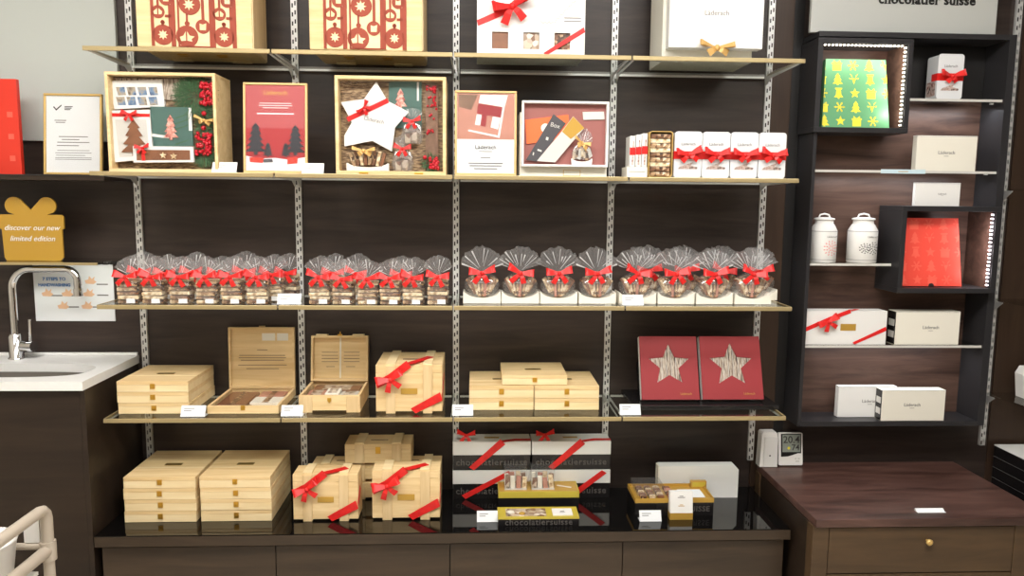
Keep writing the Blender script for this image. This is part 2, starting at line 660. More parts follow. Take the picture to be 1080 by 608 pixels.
solo('wall_panel', MB().box(-2.59, -1.388, -.02, -.0005, 1.746, 2.9, bev=.002), 'panel',
     'large pale grey smooth panel on the wall above the framed notice', 'panel')

# ---- slotted uprights


def upright(name, x, z0, z1, label):
    mb = MB()
    xs = [-.012, -.008, -.0025, .0025, .008, .012]
    p, h = .034, .019
    n = int((z1-z0)/p)
    for i in range(n):
        za = z0+i*p
        zb = za+p if i < n-1 else z1
        for j in range(5):
            off = .004 if j == 1 else .012
            x0, x1 = xs[j], xs[j+1]
            if j in (1, 3):
                mb.add([(x0, -.014, za), (x1, -.014, za), (x1, -.014, za+off), (x0, -.014, za+off)], [(0, 1, 2, 3)])
                mb.add([(x0, -.014, za+off+h*.85), (x1, -.014, za+off+h*.85), (x1, -.014, zb), (x0, -.014, zb)], [(0, 1, 2, 3)])
            else:
                mb.add([(x0, -.014, za), (x1, -.014, za), (x1, -.014, zb), (x0, -.014, zb)], [(0, 1, 2, 3)])
    for sx in (-1, 1):
        a, b = sorted((sx*.012, sx*.0107))
        mb.box(a, b, -.0139, -.0006, z0, z1)
    mb.box(-.0106, .0106, -.003, -.0006, z0, z1, 1)
    return solo(name, mb, ['steel', 'black'], label, 'shelf upright', (x, 0, 0), 0, 'slotted steel uprights on the back wall')


UPL = ['slotted steel upright at the far left end of the glass shelves', 'slotted steel upright between the first and second shelf bays from the left',
       'slotted steel upright in the middle between the second and third shelf bays', 'slotted steel upright between the third and fourth shelf bays',
       'slotted steel upright at the right end of the glass shelves by the cabinet']
for k in range(5):
    upright('slotted_upright', BAY[k], ZC+.001 if k < 4 else .44, 2.9, UPL[k])
upright('slotted_upright', 2.185, .5, 2.9, 'slotted steel upright right of the dark display cabinet')

# ---- glass shelves
ROWN = {Z1: 'top row', Z2: 'second row from top', Z3: 'third row from top', Z4: 'lowest row'}
COLN = ['leftmost bay', 'second bay from left', 'third bay from left', 'rightmost bay']


def glass_shelf(z, xa, xb, label, left_end, right_end, group):
    r = thing('glass_shelf', label, 'shelf', ((xa+xb)/2, 0, z), 0, group)
    w = (xb-xa)/2
    part('glass_panel', MB().box(-w+.002, w-.002, FY+.006, -.016, -.008, -.0002), 'glass', r)
    part('front_rail', MB().box(-w+.001, w-.001, FY-.003, FY+.006, -.0145, .001, bev=.002), 'rail', r, 'champagne metal edge strip')
    part('back_rail', MB().box(-w+.016, w-.016, -.022, -.0155, -.016, -.0085), 'steel', r)
    for sx in (-1, 1):
        a = sx*(w-.008)
        part('bracket', MB().prism([(-.0165, -.0085), (FY+.012, -.0085), (FY+.012, -.0125), (-.07, -.02), (-.0165, -.045)], a-.0012, a+.0012, plane='yz'), 'steel', r)
    for flag, sx in ((left_end, -1), (right_end, 1)):
        if flag:
            a, b = sorted((sx*w, sx*(w-.006)))
            part('side_rail', MB().box(a, b, FY+.007, -.0225, -.0098, .0006), 'rail', r)
    return r


for z in (Z1, Z2, Z3, Z4):
    ed = [XL, BAY[1], BAY[2], BAY[3], XR]
    for k in range(4):
        glass_shelf(z, ed[k]+.0015, ed[k+1]-.0015, f'clear glass shelf with pale metal edge, {ROWN[z]}, {COLN[k]}', k == 0, k == 3, 'glass shelves of the main display')
struct('trim_3', MB().box(2.215, 3.29, -.006, -.0005, ZC+.01, 2.94), 'trim')
for z, n in ((1.6, 'upper'), (1.14, 'middle'), (.735, 'lower')):
    r = thing('glass_shelf', f'glass shelf at the right edge of the picture, {n} of three', 'shelf', (2.62, 0, z), 0, 'glass shelves right of the cabinet')
    part('glass_panel', MB().box(-.43, .43, FY, -.016, -.008, 0), 'glass', r)
    part('bracket', MB().prism([(-.0165, -.0085), (-.075, -.0085), (-.075, -.012), (-.03, -.045), (-.0165, -.045)], -.4435, -.4415, plane='yz'), 'steel', r, 'pale metal bracket under the glass')
    part('bracket', MB().prism([(-.0165, -.0085), (-.075, -.0085), (-.075, -.012), (-.03, -.045), (-.0165, -.045)], .4415, .4435, plane='yz'), 'steel', r)

# ---- black topped counter with drawers
r = thing('display_counter', 'low dark wood counter with glossy black top under the shelves', 'counter', (-.1, 0, 0))
X0, X1 = -1.366+.1, 1.176+.1
part('countertop', MB().box(X0, X1, -.435, -.016, ZC-.042, ZC, bev=.002), 'counter', r, 'glossy black top')
part('carcass', MB().box(X0+.012, X1-.012, -.395, -.016, .06, ZC-.0425), 'black', r)
part('plinth', MB().box(X0+.02, X1-.02, -.37, -.02, 0, .0595), 'black', r)
de = [X0+.014, -.731+.1, -.095+.1, .549+.1, X1-.014]
for k in range(4):
    part('drawer_front', MB().box(de[k]+.0015, de[k+1]-.0015, -.416, -.3955, .065, ZC-.052, bev=.0015), 'drawer', r)
part('edge_reflection_strip', MB().box(X0+.001, X1-.001, -.438, -.4355, ZC-.04, ZC-.003), 'drawer', r, 'brown edge strip')  # brown strip paints a floor reflection on the black top's edge

# ---- sink unit on the left
SZ, SX = .895, -1.368
r = thing('sink_cabinet', 'dark wood sink cabinet at the left below the white worktop', 'cabinet', (-1.98, 0, 0))
part('carcass', MB().box(-.61, SX-.022+1.98, -.405, -.0005, .08, SZ-.035-.19), 'unit', r)
part('side_panel', MB().box(SX-.0215+1.98, SX-.004+1.98, -.43, -.0005, 0, SZ-.0325), 'unit', r)
part('front_panel', MB().box(-.61, SX-.022+1.98, -.43, -.4055, .08, SZ-.0325), 'unit', r)
part('plinth', MB().box(-.61, SX-.022+1.98, -.38, -.0005, 0, .0795), 'black', r)
r = thing('sink_worktop', 'white quartz worktop with undermount steel sink basin', 'worktop', (-1.8, -.22, SZ))
N = 96


def sup(hx, hy, n, k):
    a = 2*math.pi*k/N
    c, s_ = math.cos(a), math.sin(a)
    return (math.copysign(abs(c)**(2/n), c)*hx, math.copysign(abs(s_)**(2/n), s_)*hy)


mb = MB()
hx, hy = .375, .112
ix, iy = .0, -.05
loops = []
outx0, outx1, outy0, outy1 = -2.59+1.8, SX+1.8, -.45+.22, -.0015+.22


def outer(k):
    a = 2*math.pi*k/N
    c, s_ = math.cos(a), math.sin(a)
    q = max(abs(c), abs(s_))
    u, v = c/q, s_/q
    return ((outx0+outx1)/2+u*(outx1-outx0)/2, (outy0+outy1)/2+v*(outy1-outy0)/2)


O = [outer(k) for k in range(N)]
I = [sup(hx, hy, 3.4, k) for k in range(N)]
I = [(x+ix, y+iy) for x, y in I]
vs = [(x, y, 0) for x, y in O]+[(x, y, 0) for x, y in I]+[(x, y, -.032) for x, y in O]+[(x, y, -.032) for x, y in I]
fs = []
for k in range(N):
    k2 = (k+1) % N
    fs += [(k, k2, N+k2, N+k), (2*N+k2, 2*N+k, 3*N+k, 3*N+k2), (k2, k, 2*N+k, 2*N+k2), (N+k, N+k2, 3*N+k2, 3*N+k)]
mb.add(vs, fs)
part('slab', mb, 'stone', r)
mb = MB()
vs, fs = [], []
lv = [(1.03, -.0325), (1.0, -.0335), (.97, -.15), (.9, -.165), (.1, -.17)]
for q, z in lv:
    vs += [(ix+(x-ix)*q, iy+(y-iy)*q, z) for x, y in I]
for j in range(len(lv)-1):
    for k in range(N):
        k2 = (k+1) % N
        fs.append((j*N+k, j*N+k2, (j+1)*N+k2, (j+1)*N+k))
fs.append(tuple(range(4*N, 5*N)))
mb.add(vs, fs, 0, True)
part('basin', mb, 'darksteel', r, 'steel basin')
part('backsplash_lip', MB().box(-.17, outx1-.002, outy1-.012, outy1, .0005, .012, bev=.002), 'stone', r)

b = on(18, 378, SZ)
b.y = -.07
b.x = at(18, 378, -.07).x
r = thing('kitchen_faucet', 'tall chrome gooseneck faucet standing behind the sink', 'faucet', (b.x, b.y, SZ), R(0))
part('body', MB().lathe([(.03, 0), (.03, .006), (.026, .008), (.026, .09), (.02, .1)], 24), 'chrome', r)
hh = at(40, 284, b.y).z-SZ
ex = at(82, 300, b.y).x-b.x
ra = .075
pts = [(0, 0, .1), (0, 0, hh-ra)]+[(ra-ra*math.cos(R(a)), -.0, hh-ra+ra*math.sin(R(a))) for a in range(10, 91, 10)]
e2 = ex-.045
pts += [(e2, 0, hh)]+[(e2+.045*math.sin(R(a)), 0, hh-.045+.045*math.cos(R(a))) for a in range(15, 91, 15)]+[(ex, 0, hh-.075)]
part('spout', MB().tube(pts, .0145, 14), 'chrome', r)
part('nozzle', MB().lathe([(.017, 0), (.017, .03)], 16, 0, (ex, 0, hh-.105)), 'chrome', r)
hd = part('mixer_knob', MB().tube([(.024, 0, .05), (.075, -.012, .052)], [.022, .022], 16), 'chrome', r)
part('lever', MB().tube([(.062, -.01, .07), (.066, -.014, .16)], [.006, .005], 10), 'chrome', hd)

# gold gift box sign on its own glass shelf
r = thing('glass_shelf', 'short glass shelf above the faucet carrying the gold gift sign', 'shelf', (-1.99, 0, 1.29))
part('glass_panel', MB().box(-.6, .585, -.22, -.001, -.008, 0), 'glass', r)
part('front_rail', MB().box(-.6, .585, -.225, -.2205, -.009, .0005), 'rail', r)
x0, x1, zt, zb = rect(0, 206, 68, 273, -.14)
hw = (x1-x0)/2
H = zt-zb
r = thing('gift_box_sign', 'gold acrylic sign shaped like a bow-topped gift box', 'sign', ((x0+x1)/2, -.14, 1.2905))
bh, top = H*.49, H*.724
bp = [(-hw*.9, .012), (-hw*.84, 0), (hw*.84, 0), (hw*.93, .012), (hw*.93, bh), (hw, bh+.004), (hw, top-.008), (hw*.95, top), (hw*.5, top)]
bcx, bcz, brx, brz = hw*.5, H*.862, hw*.29, H*.138
arc = [(bcx+brx*math.cos(R(a)), bcz+brz*math.sin(R(a))) for a in range(-50, 166, 12)]
bp += arc+[(0, H*.795)]+[(-x, z) for x, z in arc[::-1]]+[(-hw*.5, top), (-hw*.95, top), (-hw, top-.008), (-hw, bh+.004), (-hw*.93, bh)]
part('sign_board', MB().prism(bp, -.004, .004), 'amber', r)
part('stand', MB().box(-.06, .06, .0045, .06, 0, .004), 'amber', r)
lettering('discover our new', .0285, 'white', r, (0, -.0046, H*.515), shear=.3)
lettering('limited edition', .0285, 'white', r, (.0, -.0046, H*.345), shear=.3)

# handwashing poster
x0, x1, zt, zb = rect(36, 279, 120, 339, -.006)
r = thing('handwashing_poster', 'white handwashing steps poster on the wall behind the faucet', 'poster', ((x0+x1)/2, -.0008, zb))
w, h = (x1-x0), zt-zb
part('sheet', MB().box(-w/2, w/2, -.005, 0, 0, h, bev=.001), 'paper', r)
lettering('7 STEPS TO', .018, 'blue', r, (-w*.24, -.0056, h*.74), bold=.0006)
lettering('HANDWASHING', .0165, 'blue', r, (-w*.24, -.0056, h*.635), bold=.0006)
rn = random.Random(3)
for ux, uz in ((.22, .72), (-.33, .5), (-.08, .5), (.19, .5), (-.14, .28), (.16, .28)):
    c = (ux*w, uz*h)
    part('hand_picture', MB().prism([(c[0]-.02, c[1]-.013), (c[0]+.01, c[1]-.015), (c[0]+.022, c[1]-.006), (c[0]+.012, c[1]+.002), (c[0]+.016, c[1]+.016), (c[0]+.004, c[1]+.006), (c[0]-.006, c[1]+.018), (c[0]-.01, c[1]+.004), (c[0]-.024, c[1])], -.0056, -.0051), 'skin', r)
mb = MB()
for ux, uz in ((.36, .64), (-.22, .44), (.02, .44), (.36, .45), (-.02, .24), (.27, .24)):
    mb.box(ux*w-.022, ux*w+.022, -.0055, -.0051, uz*h, uz*h+.005)
part('captions', mb, 'grey', r)
mb = MB()
for k in range(8):
    mb.box(-w*.1+k*.03, -w*.1+k*.03+.022, -.012, 0, h+.0002, h+.012, bev=.002)
part('hanging_clips', mb, 'black', r)

# white trolley at the lower left corner
cy = -1.0
c = at(48, 536, cy)
zt_, zl_ = c.z, at(50, 580, cy).z
r = thing('trolley', 'cream tubular trolley frame at the bottom left corner', 'trolley', (c.x, cy, 0))
TL = 1.1
part('top_rail', MB().tube([(0, -TL, zt_)]+[(0, -.03, zt_)]+[(0, -.03+.03*math.sin(R(a)), zt_-.03+.03*math.cos(R(a))) for a in (30, 60, 90)]+[(0, 0, zl_+.02)], .016, 14), 'tube', r)
part('lower_rail', MB().tube([(0, -TL, zl_), (0, .0, zl_)], .017, 14), 'tube', r)
part('corner_joint', MB().tube([(0, 0, zl_-.03), (0, 0, zl_+.025)], .021, 16), 'tube', r)
part('post', MB().tube([(0, 0, .03), (0, 0, zl_-.031)], .015, 12), 'tube', r)
part('post', MB().tube([(-.5, 0, .03), (-.5, 0, zt_)], .015, 12), 'tube', r)
part('cross_bar', MB().tube([(-.018, .0, zl_+.01), (-.484, .0, zl_+.01)], .01, 10), 'tube', r)
part('end_panel', MB().box(-.062, -.019, -.004, .004, zl_+.022, zt_-.03), 'plastic', r)
part('foot', MB().lathe([(.02, 0), (.02, .03)], 12), 'black', r)
part('foot', MB().lathe([(.02, 0), (.02, .03)], 12), 'black', r, None, (-.5, 0, 0))
part('tray', MB().box(-.485, -.02, -TL, -.02, zl_-.065, zl_-.055), 'plastic', r)
part('post', MB().tube([(0, -TL+.02, .03), (0, -TL+.02, zt_-.018)], .014, 12), 'tube', r)
part('post', MB().tube([(-.5, -TL+.02, .03), (-.5, -TL+.02, zt_)], .014, 12), 'tube', r)
bb = at(13, 570, -1.12)
r2 = thing('white_bin', 'white rounded plastic tub standing inside the trolley', 'tub', (bb.x-.105, -1.12, zl_-.0545))
hb = at(6, 541, -1.12).z-(zl_-.0545)-.04-.045
part('tub', MB().lathe([(.075, 0), (.085, .004), (.1, hb-.01), (.104, hb), (.098, hb-.001), (.078, .01)], 28), 'plastic', r2)

# ledge at the left with framed notice and red board
r = thing('wall_ledge', 'dark narrow wall ledge carrying the framed notice and red board', 'ledge', (-2.0, 0, 0))
LZ = at(60, 184.5, -.2).z
part('board', MB().box(-.59, .645, -.24, -.0005, LZ-.02, LZ), 'unit', r)
part('metal_lip', MB().box(-.59, .645, -.243, -.2405, LZ-.004, LZ), 'frame', r)


def leaning(name, label, cat, l, t, rgt, b, Y, zbase, lean=8, group=None):
    x0, x1, zt, zb = rect(l, t, rgt, b, Y)
    w, h = x1-x0, zt-zbase
    th = R(lean)
    o = thing(name, label, cat, ((x0+x1)/2, Y, zbase+.019*math.sin(th)), 0, group)
    o.rotation_euler = (-th, 0, 0)
    return o, w, h/math.cos(th)


def picture_frame(o, w, h, fw=.012, mats=('goldframe', 'paper'), d=.018):
    mb = MB()
    mb.box(-w/2, w/2, 0, d, 0, fw, bev=.002).box(-w/2, w/2, 0, d, h-fw, h, bev=.002)
    mb.box(-w/2, -w/2+fw, 0, d, fw, h-fw, bev=.002).box(w/2-fw, w/2, 0, d, fw, h-fw, bev=.002)
    part('frame', mb, mats[0], o)
    part('print_sheet', MB().box(-w/2+fw, w/2-fw, .006, .012, fw, h-fw), mats[1], o)
    lz = (h*.14-.01)*math.tan(-o.rotation_euler.x)
    part('easel_leg', MB().prism([(d, h*.62), (d+.004, h*.62), (d+h*.14+.006, lz), (d+h*.14, lz)], -.02, .02, plane='yz'), 'black', o)
    part('cover_pane', MB().box(-w/2+fw, w/2-fw, .003, .0045, fw, h-fw), 'pane', o)


M['goldframe'] = mat('gold_picture_frame', (206, 172, 104), .35, .3)
M['lightframe'] = mat('light_gold_frame', (216, 180, 122), .45, .1)


def lines(o, rows, m, y=.0054, name='printed_text'):
    """rows: (xc, z, width, height) thin printed lines"""
    mb = MB()
    for xc, z, w, h in rows:
        mb.box(xc-w/2, xc+w/2, y, y+.0006, z-h/2, z+h/2)
    part(name, mb, m, o)


o, w, h = leaning('framed_notice', 'gold framed white notice with a check mark standing on the dark ledge', 'framed notice', 43, 98, 105, 183, -.17, LZ, 6)
picture_frame(o, w, h, .008, ('goldframe', 'paper'), .014)
lines(o, [(-w*.22, h*.67, w*.2, .003), (-w*.22, h*.645, w*.16, .003), (.0, h*.47, w*.5, .003), (-.01, h*.435, w*.3, .003), (.0, h*.40, w*.55, .003), (-.02, h*.36, w*.38, .003),
          (.0, h*.3, w*.55, .002), (0, h*.27, w*.62, .002), (-.01, h*.24, w*.5, .002), (0, h*.21, w*.62, .002), (.0, h*.19, w*.62, .002)], 'grey')
part('check_mark_logo', MB().prism([(-w*.34, h*.83), (-w*.29, h*.79), (-w*.2, h*.85), (-w*.2, h*.865), (-w*.29, h*.81), (-w*.33, h*.845)], .0052, .0058), 'ink', o)
lines(o, [(-w*.08, h*.84, w*.14, .003), (-w*.09, h*.822, w*.12, .003), (-w*.1, h*.804, w*.1, .003)], 'ink', name='logo_words')

x0, x1, zt, zb = rect(-22, 83, 20, 186, -.15)
r = thing('red_board', 'plain red upright board at the far left picture edge', 'board', ((x0+x1)/2, -.15, LZ))
part('board', MB().box(-(x1-x0)/2, (x1-x0)/2, 0, .02, 0, zt-LZ, bev=.002), 'redboard', r)
for zz in (.05, .13, .21):
    part('faint_print', MB().box((x1-x0)/2-.04, (x1-x0)/2-.02, -.0006, 0, zz, zz+.02), 'coral2', r)

# ================================================================== price tags


def price_tag(px0, px1, pyb, z, label, Y=-.345):
    a, b = at(px0, pyb, Y), at(px1, pyb, Y)
    w = b.x-a.x
    r = thing('price_tag', label, 'price tag', ((a.x+b.x)/2, Y, z+.0011), 0, 'white price tags')
    part('card', MB().prism([(0, 0), (.0018, 0), (.0198, .037), (.018, .037)], -w/2, w/2, plane='yz'), 'paper', r)
    part('foot', MB().box(-w/2, w/2, .002, .035, 0, .0014), 'paper', r)
    mb = MB()
    for k, q in enumerate((.7, .5)):
        zz = .026-k*.007
        mb.prism([(zz*.4865-.0006, zz), (zz*.4865+.0002, zz), (zz*.4865+.0012, zz+.0022), (zz*.4865+.0004, zz+.0022)], -w*.38, -w*.38+w*q*.6, plane='yz')
    part('printed_text', mb, 'grey', r)
    return r


price_tag(223, 249, 181, Z2, 'white price tag in front of the leftmost framed hamper, second shelf')
price_tag(318, 341, 182, Z2, 'white price tag by the red fir tree poster, second shelf')
price_tag(292, 317, 320, Z3, 'white price tag between the two groups of bark bags, third shelf')
price_tag(657, 679, 321, Z3, 'white price tag in front of the round chocolate bags, third shelf')
price_tag(190, 216, 439, Z4, 'white price tag right of the three-box pine stack, lowest shelf')
price_tag(296, 319, 438, Z4, 'white price tag left of the open pine chest, lowest shelf')
price_tag(477, 499, 437, Z4, 'white price tag left of the five-box pine pyramid, lowest shelf')
price_tag(654, 676, 437, Z4, 'white price tag left of the red star boxes, lowest shelf')
price_tag(503, 525, 546, ZC, 'white price tag left of the flat yellow box on the black counter', -.35)
price_tag(675, 698, 545, ZC, 'white price tag in front of the gold trays on the black counter', -.36)

# ================================================================== pine boxes, crates and chests


def pine_box(name, w, d, h, label, group, loc=(0, 0, 0), rz=0, plate=True):
    r = thing(name, label, 'wooden box', loc, rz, group)
    lh = h*.34
    part('body', MB().box(-w/2, w/2, 0, d, 0, h-lh-.0006, bev=.0012), 'pinelt', r)
    part('lid', MB().box(-w/2, w/2, 0, d, h-lh, h, bev=.0012), 'pine', r)
    mb = MB()
    mb.box(-.009, .009, -.0025, -.0001, h*.3, h*.78, bev=.0006)
    mb.box(-.005, .005, -.0045, -.0026, h*.46, h*.6, bev=.0006)
    part('latch', mb, 'gold', r, 'small brass latch')
    if plate:
        part('name_plate', MB().box(-.032, .032, d*.42, d*.5, h, h+.0008), 'plate', r)
    part('grain_strip', MB().box(-w/2+.001, w/2-.001, d*.32, d*.36, h-.0004, h+.0003), 'pinelt', r)
    return r


ORD = ['top', 'second', 'third', 'bottom']


def stack(l, rgt, yb, yt, z, n, depth, labels, group):
    a, b = on(l, yb, z), on(rgt, yb, z)
    Y = (a.y+b.y)/2
    w = b.x-a.x
    ht = (at(l, yt, Y).z-z)/n
    rn = random.Random(int(l))
    first = None
    for k in range(n):
        loc = ((a.x+b.x)/2+rn.uniform(-.0018, .0018), Y+rn.uniform(0, .002), z+.0005+k*(ht+.0004))
        if first is None:
            first = pine_box('wooden_box', w, depth, ht-.0006, labels[k], group, loc)
        else:
            dup(first, loc, 0, labels[k])
    return Y, w, ht


stack(124.6, 199.4, 437, 403, Z4, 3, .275, [f'pale pine box with brass latch, {p} of the three-box stack on the lowest shelf' for p in ('bottom', 'middle', 'top')], 'stacked pale pine boxes')
stack(132, 207, 551.5, 504.5, ZC, 4, .30, [f'pale pine box, {p} of the left four-box stack on the black counter' for p in ('bottom one', 'second from bottom', 'second from top', 'top one')], 'stacked pale pine boxes')
stack(212.5, 286.5, 550.5, 503.8, ZC, 4, .30, [f'pale pine box, {p} of the right four-box stack on the black counter' for p in ('bottom one', 'second from bottom', 'second from top', 'top one')], 'stacked pale pine boxes')
# pyramid of five
Y5, W5, H5 = stack(494.7, 562.6, 433, 407.8, Z4, 2, .25, [f'pale pine box, {p} left of the five-box pyramid on the lowest shelf' for p in ('lower', 'upper')], 'stacked pale pine boxes')
stack(563.6, 631.7, 433, 407.8, Z4, 2, .25, [f'pale pine box, {p} right of the five-box pyramid on the lowest shelf' for p in ('lower', 'upper')], 'stacked pale pine boxes')
zt = Z4+2*H5+.0016
a, b = on(529.3, 404.4, zt), on(597.4, 404.4, zt)
pine_box('wooden_box', b.x-a.x, .235, .036, 'pale pine box lying across the top of the five-box pyramid', 'stacked pale pine boxes', ((a.x+b.x)/2, max(Y5+.012, -.262), zt+.0008))

# open flat pine box with upright lid
a, b = on(218.7, 437, Z4), on(294.6, 436, Z4)
w, d, h = b.x-a.x, .27, .03
r = thing('open_wooden_box', 'flat open pine box with tall upright lid printed with text', 'wooden box', ((a.x+b.x)/2, a.y, Z4+.0005))
mb = MB()
mb.box(-w/2, w/2, 0, .009, 0, h, bev=.001).box(-w/2, w/2, d-.009, d, 0, h, bev=.001)
mb.box(-w/2, -w/2+.009, .0092, d-.0092, 0, h).box(w/2-.009, w/2, .0092, d-.0092, 0, h).box(-w/2+.0092, w/2-.0092, .0092, d-.0092, 0, .006)
part('body', mb, 'pine', r)
part('latch', MB().box(-.008, .008, -.002, 0, h*.45, h+.002, bev=.0006), 'gold', r)
part('clear_cover', MB().box(-w/2+.0095, w/2-.0095, .0095, d-.0095, h-.004, h-.0028), 'pane', r)
lh = at(270, 346, a.y+d).z-(Z4+h)
lid = part('lid', MB().box(-w/2, w/2, 0, .009, 0, lh, bev=.001).box(-w/2, -w/2+.008, -.012, -.0002, 0, lh).box(w/2-.008, w/2, -.012, -.0002, 0, lh).box(-w/2+.0082, w/2-.0082, -.012, -.0002, lh-.008, lh).box(-w/2+.0082, w/2-.0082, -.012, -.0002, 0, .008).box(-.012, .012, .0, .008, lh, lh+.005), 'pine', r, None, (.0, d-.002, h+.001), (R(-2), 0, 0))
mb = MB()
for zc, ww in ((.62, .16), (.53, .7), (.49, .72), (.45, .66), (.37, .74), (.31, .5)):
    mb.box(-w*.5*ww, w*.5*ww, -.0006, 0, lh*zc, lh*zc+.0025)
part('printed_text', mb, 'brownp', lid)
part('faint_photo_print', MB().box(-.005+w*.02, w*.2, -.0006, 0, lh*.78, lh*.9).box(w*.23, w*.4, -.0006, 0, lh*.78, lh*.9), 'cream', lid)
bx, by = (a.x+b.x)/2, a.y
for (u0, u1, v0, v1, m, nm, lb, cat) in ((-.44, -.02, .2, .9, 'milk', 'chocolate_tablet', 'brown wrapped tablet inside the flat open pine box', 'chocolate'), (.0, .44, .3, .62, 'cream', 'recipe_card', 'pale folded card inside the flat open pine box, right side', 'card'),
                                         (.02, .4, .66, .93, 'tan', 'chocolate_packet', 'pinkish packet at the back of the flat open pine box', 'chocolate'), (-.44, .42, .06, .17, 'silver', 'chocolate_bar', 'silver bar at the front of the flat open pine box', 'chocolate')):
    t = thing(nm, lb, cat, (bx, by, Z4+.007))
    part('wrapper', MB().box(u0*w, u1*w, v0*d, v1*d, 0, .014, bev=.003), m, t)
    part('paper_band', MB().box((u0*.6+u1*.4)*w, (u0*.4+u1*.6)*w, v0*d+.001, v1*d-.001, .0142, .0149), 'chocd', t)


def crate(name, w, d, h, label, group, loc, rz=0, plate=True, feet=True, ribbon=True, k=0, topslot=True, latch=False, battens=(-.28, .28)):
    r = thing(name, label, 'wooden crate', loc, rz, group)
    fz = .007 if feet else 0
    lh = min(.03, h*.28)
    part('body', MB().box(-w/2, w/2, 0, d, fz, h-lh-.0006, bev=.0012), 'pine', r)
    part('lid', MB().box(-w/2, w/2, 0, d, h-lh, h, bev=.0012), 'pine', r)
    bw = w*.14
    for q in battens:
        part('batten', MB().box(q*w-bw/2, q*w+bw/2, -.005, -.0001, 0, h-lh*.1, bev=.001), 'pinev', r)
        part('batten', MB().box(q*w-bw/2, q*w+bw/2, .001, d+.004, h+.0001, h+.006, bev=.001), 'pinelt', r)
        if feet:
            part('foot', MB().box(q*w-bw/2, q*w+bw/2, .002, d, 0, fz-.0002), 'pinelt', r)
    if topslot:
        part('handle_slot', MB().box(-w*.13, w*.13, d*.4, d*.47, h, h+.0009), 'brownp', r)
    if plate:
        part('name_plate', MB().box(-w*.125, w*.125, -.0025, -.0001, h*.4, h*.52, bev=.0005), 'goldcard', r, 'small brass plate')
    if latch:
        mb = MB().box(-.01, .01, -.003, -.0001, h*.5, h*.86, bev=.0008).box(-.006, .006, -.006, -.0031, h*.58, h*.7, bev=.0006)
        part('latch', mb, 'gold', r, 'brass latch')
    if ribbon:
        y = -.0062
        tp = Vector((w*.3, d*.5, h+.0068))
        e1, c1, t1 = Vector((-w/2-.0005, y, h*.6)), Vector((-w*.28, y, h*.74)), Vector((w*.0, y, h+.006))
        mb = MB().band([e1, c1, t1], [(0, -1, 0)]*3, .03)
        mb.band([t1+Vector((0, 0, .001)), tp], [(0, 0, 1)]*2, .03)
        clip(mb, -w/2-.0012, w/2+.0012, .0012)
        part('ribbon', mb, 'red', r, 'red ribbon over the upper left corner')
        mb = MB().band([(w/2+.0005, y, h*.36), (w*.06, y, .004)], [(0, -1, 0)]*2, .036)
        mb.band([(w/2+.0008, y, h*.36), (w/2+.0008, d*.5, h*.62)], [(1, 0, 0)]*2, .03)
        clip(mb, -w/2-.0012, w/2+.0018, .0012)
        part('ribbon', mb, 'red', r, 'red ribbon across the lower right corner')
        bow(r, (-w*.27, y-.004, h*.72), w*.2, k, (0, R(-25), 0))
    return r


CG = 'pine crates tied with red ribbon'
a, b = on(396.7, 434.8, Z4), on(466, 434.8, Z4)
Y = a.y-.02
h = at(396.7, 385.6, Y).z-Z4
a, b = at(396.7, 434, Y), at(466.5, 434, Y)
crate('wooden_crate', b.x-a.x, .24, h, 'pine crate tied with red ribbon standing alone on the lowest shelf', CG, ((a.x+b.x)/2, Y, Z4+.0005), 0, k=0)
for (l, rr, yb, yt, lb, k) in ((310, 378, 550, 501, 'left pine crate with red ribbon bow at the front of the counter', 1), (393, 464, 548.5, 497, 'right pine crate with red ribbon bow at the front of the counter', 2)):
    a, b = on(l, yb, ZC), on(rr, yb, ZC)
    Y = (a.y+b.y)/2-.0
    h = at(l, yt, Y).z-ZC
    crate('wooden_crate', b.x-a.x, .1, h, lb, CG, ((a.x+b.x)/2, Y, ZC+.0005), 0, k=k, topslot=False)
# flat chests behind
hc = .078
a, b = on(328.5, 486.6, ZC+2*hc), on(394.5, 486.6, ZC+2*hc)
e, f = on(399, 486.6, ZC+2*hc), on(466, 486.6, ZC+2*hc)
Yr = -.118
FG = 'flat pine chests stacked behind the ribbon crates'
dk = .098
p1 = ((at(328.5, 486.6, Yr).x+at(394.5, 486.6, Yr).x)/2, at(394.5, 486.6, Yr).x-at(328.5, 486.6, Yr).x)
p2 = ((at(399, 486.6, Yr).x+at(466, 486.6, Yr).x)/2, at(466, 486.6, Yr).x-at(399, 486.6, Yr).x)
fc = crate('wooden_chest', p1[1], dk, hc-.008, 'flat pine chest at the bottom behind the left ribbon crate', FG, (p1[0], Yr, ZC+.0005), 0, False, True, False)
dup(fc, (p1[0], Yr, ZC+hc), 0, 'flat pine chest, upper left, just below the topmost chest')
dup(fc, (p2[0], Yr, ZC+.0005), 0, 'flat pine chest at the bottom behind the right ribbon crate')
dup(fc, (p2[0], Yr, ZC+hc), 0, 'flat pine chest, upper right, just below the topmost chest')
zt = ZC+2*hc+.0005
a, b = at(363.8, 485, Yr-.012), at(433.7, 485, Yr-.012)
h = at(363.8, 464, Yr-.012).z-zt
crate('wooden_chest', b.x-a.x, .125, .078, 'topmost flat pine chest with brass latch on the crate pile', FG, ((a.x+b.x)/2, Yr-.012, zt), 0, False, False, False, latch=True)

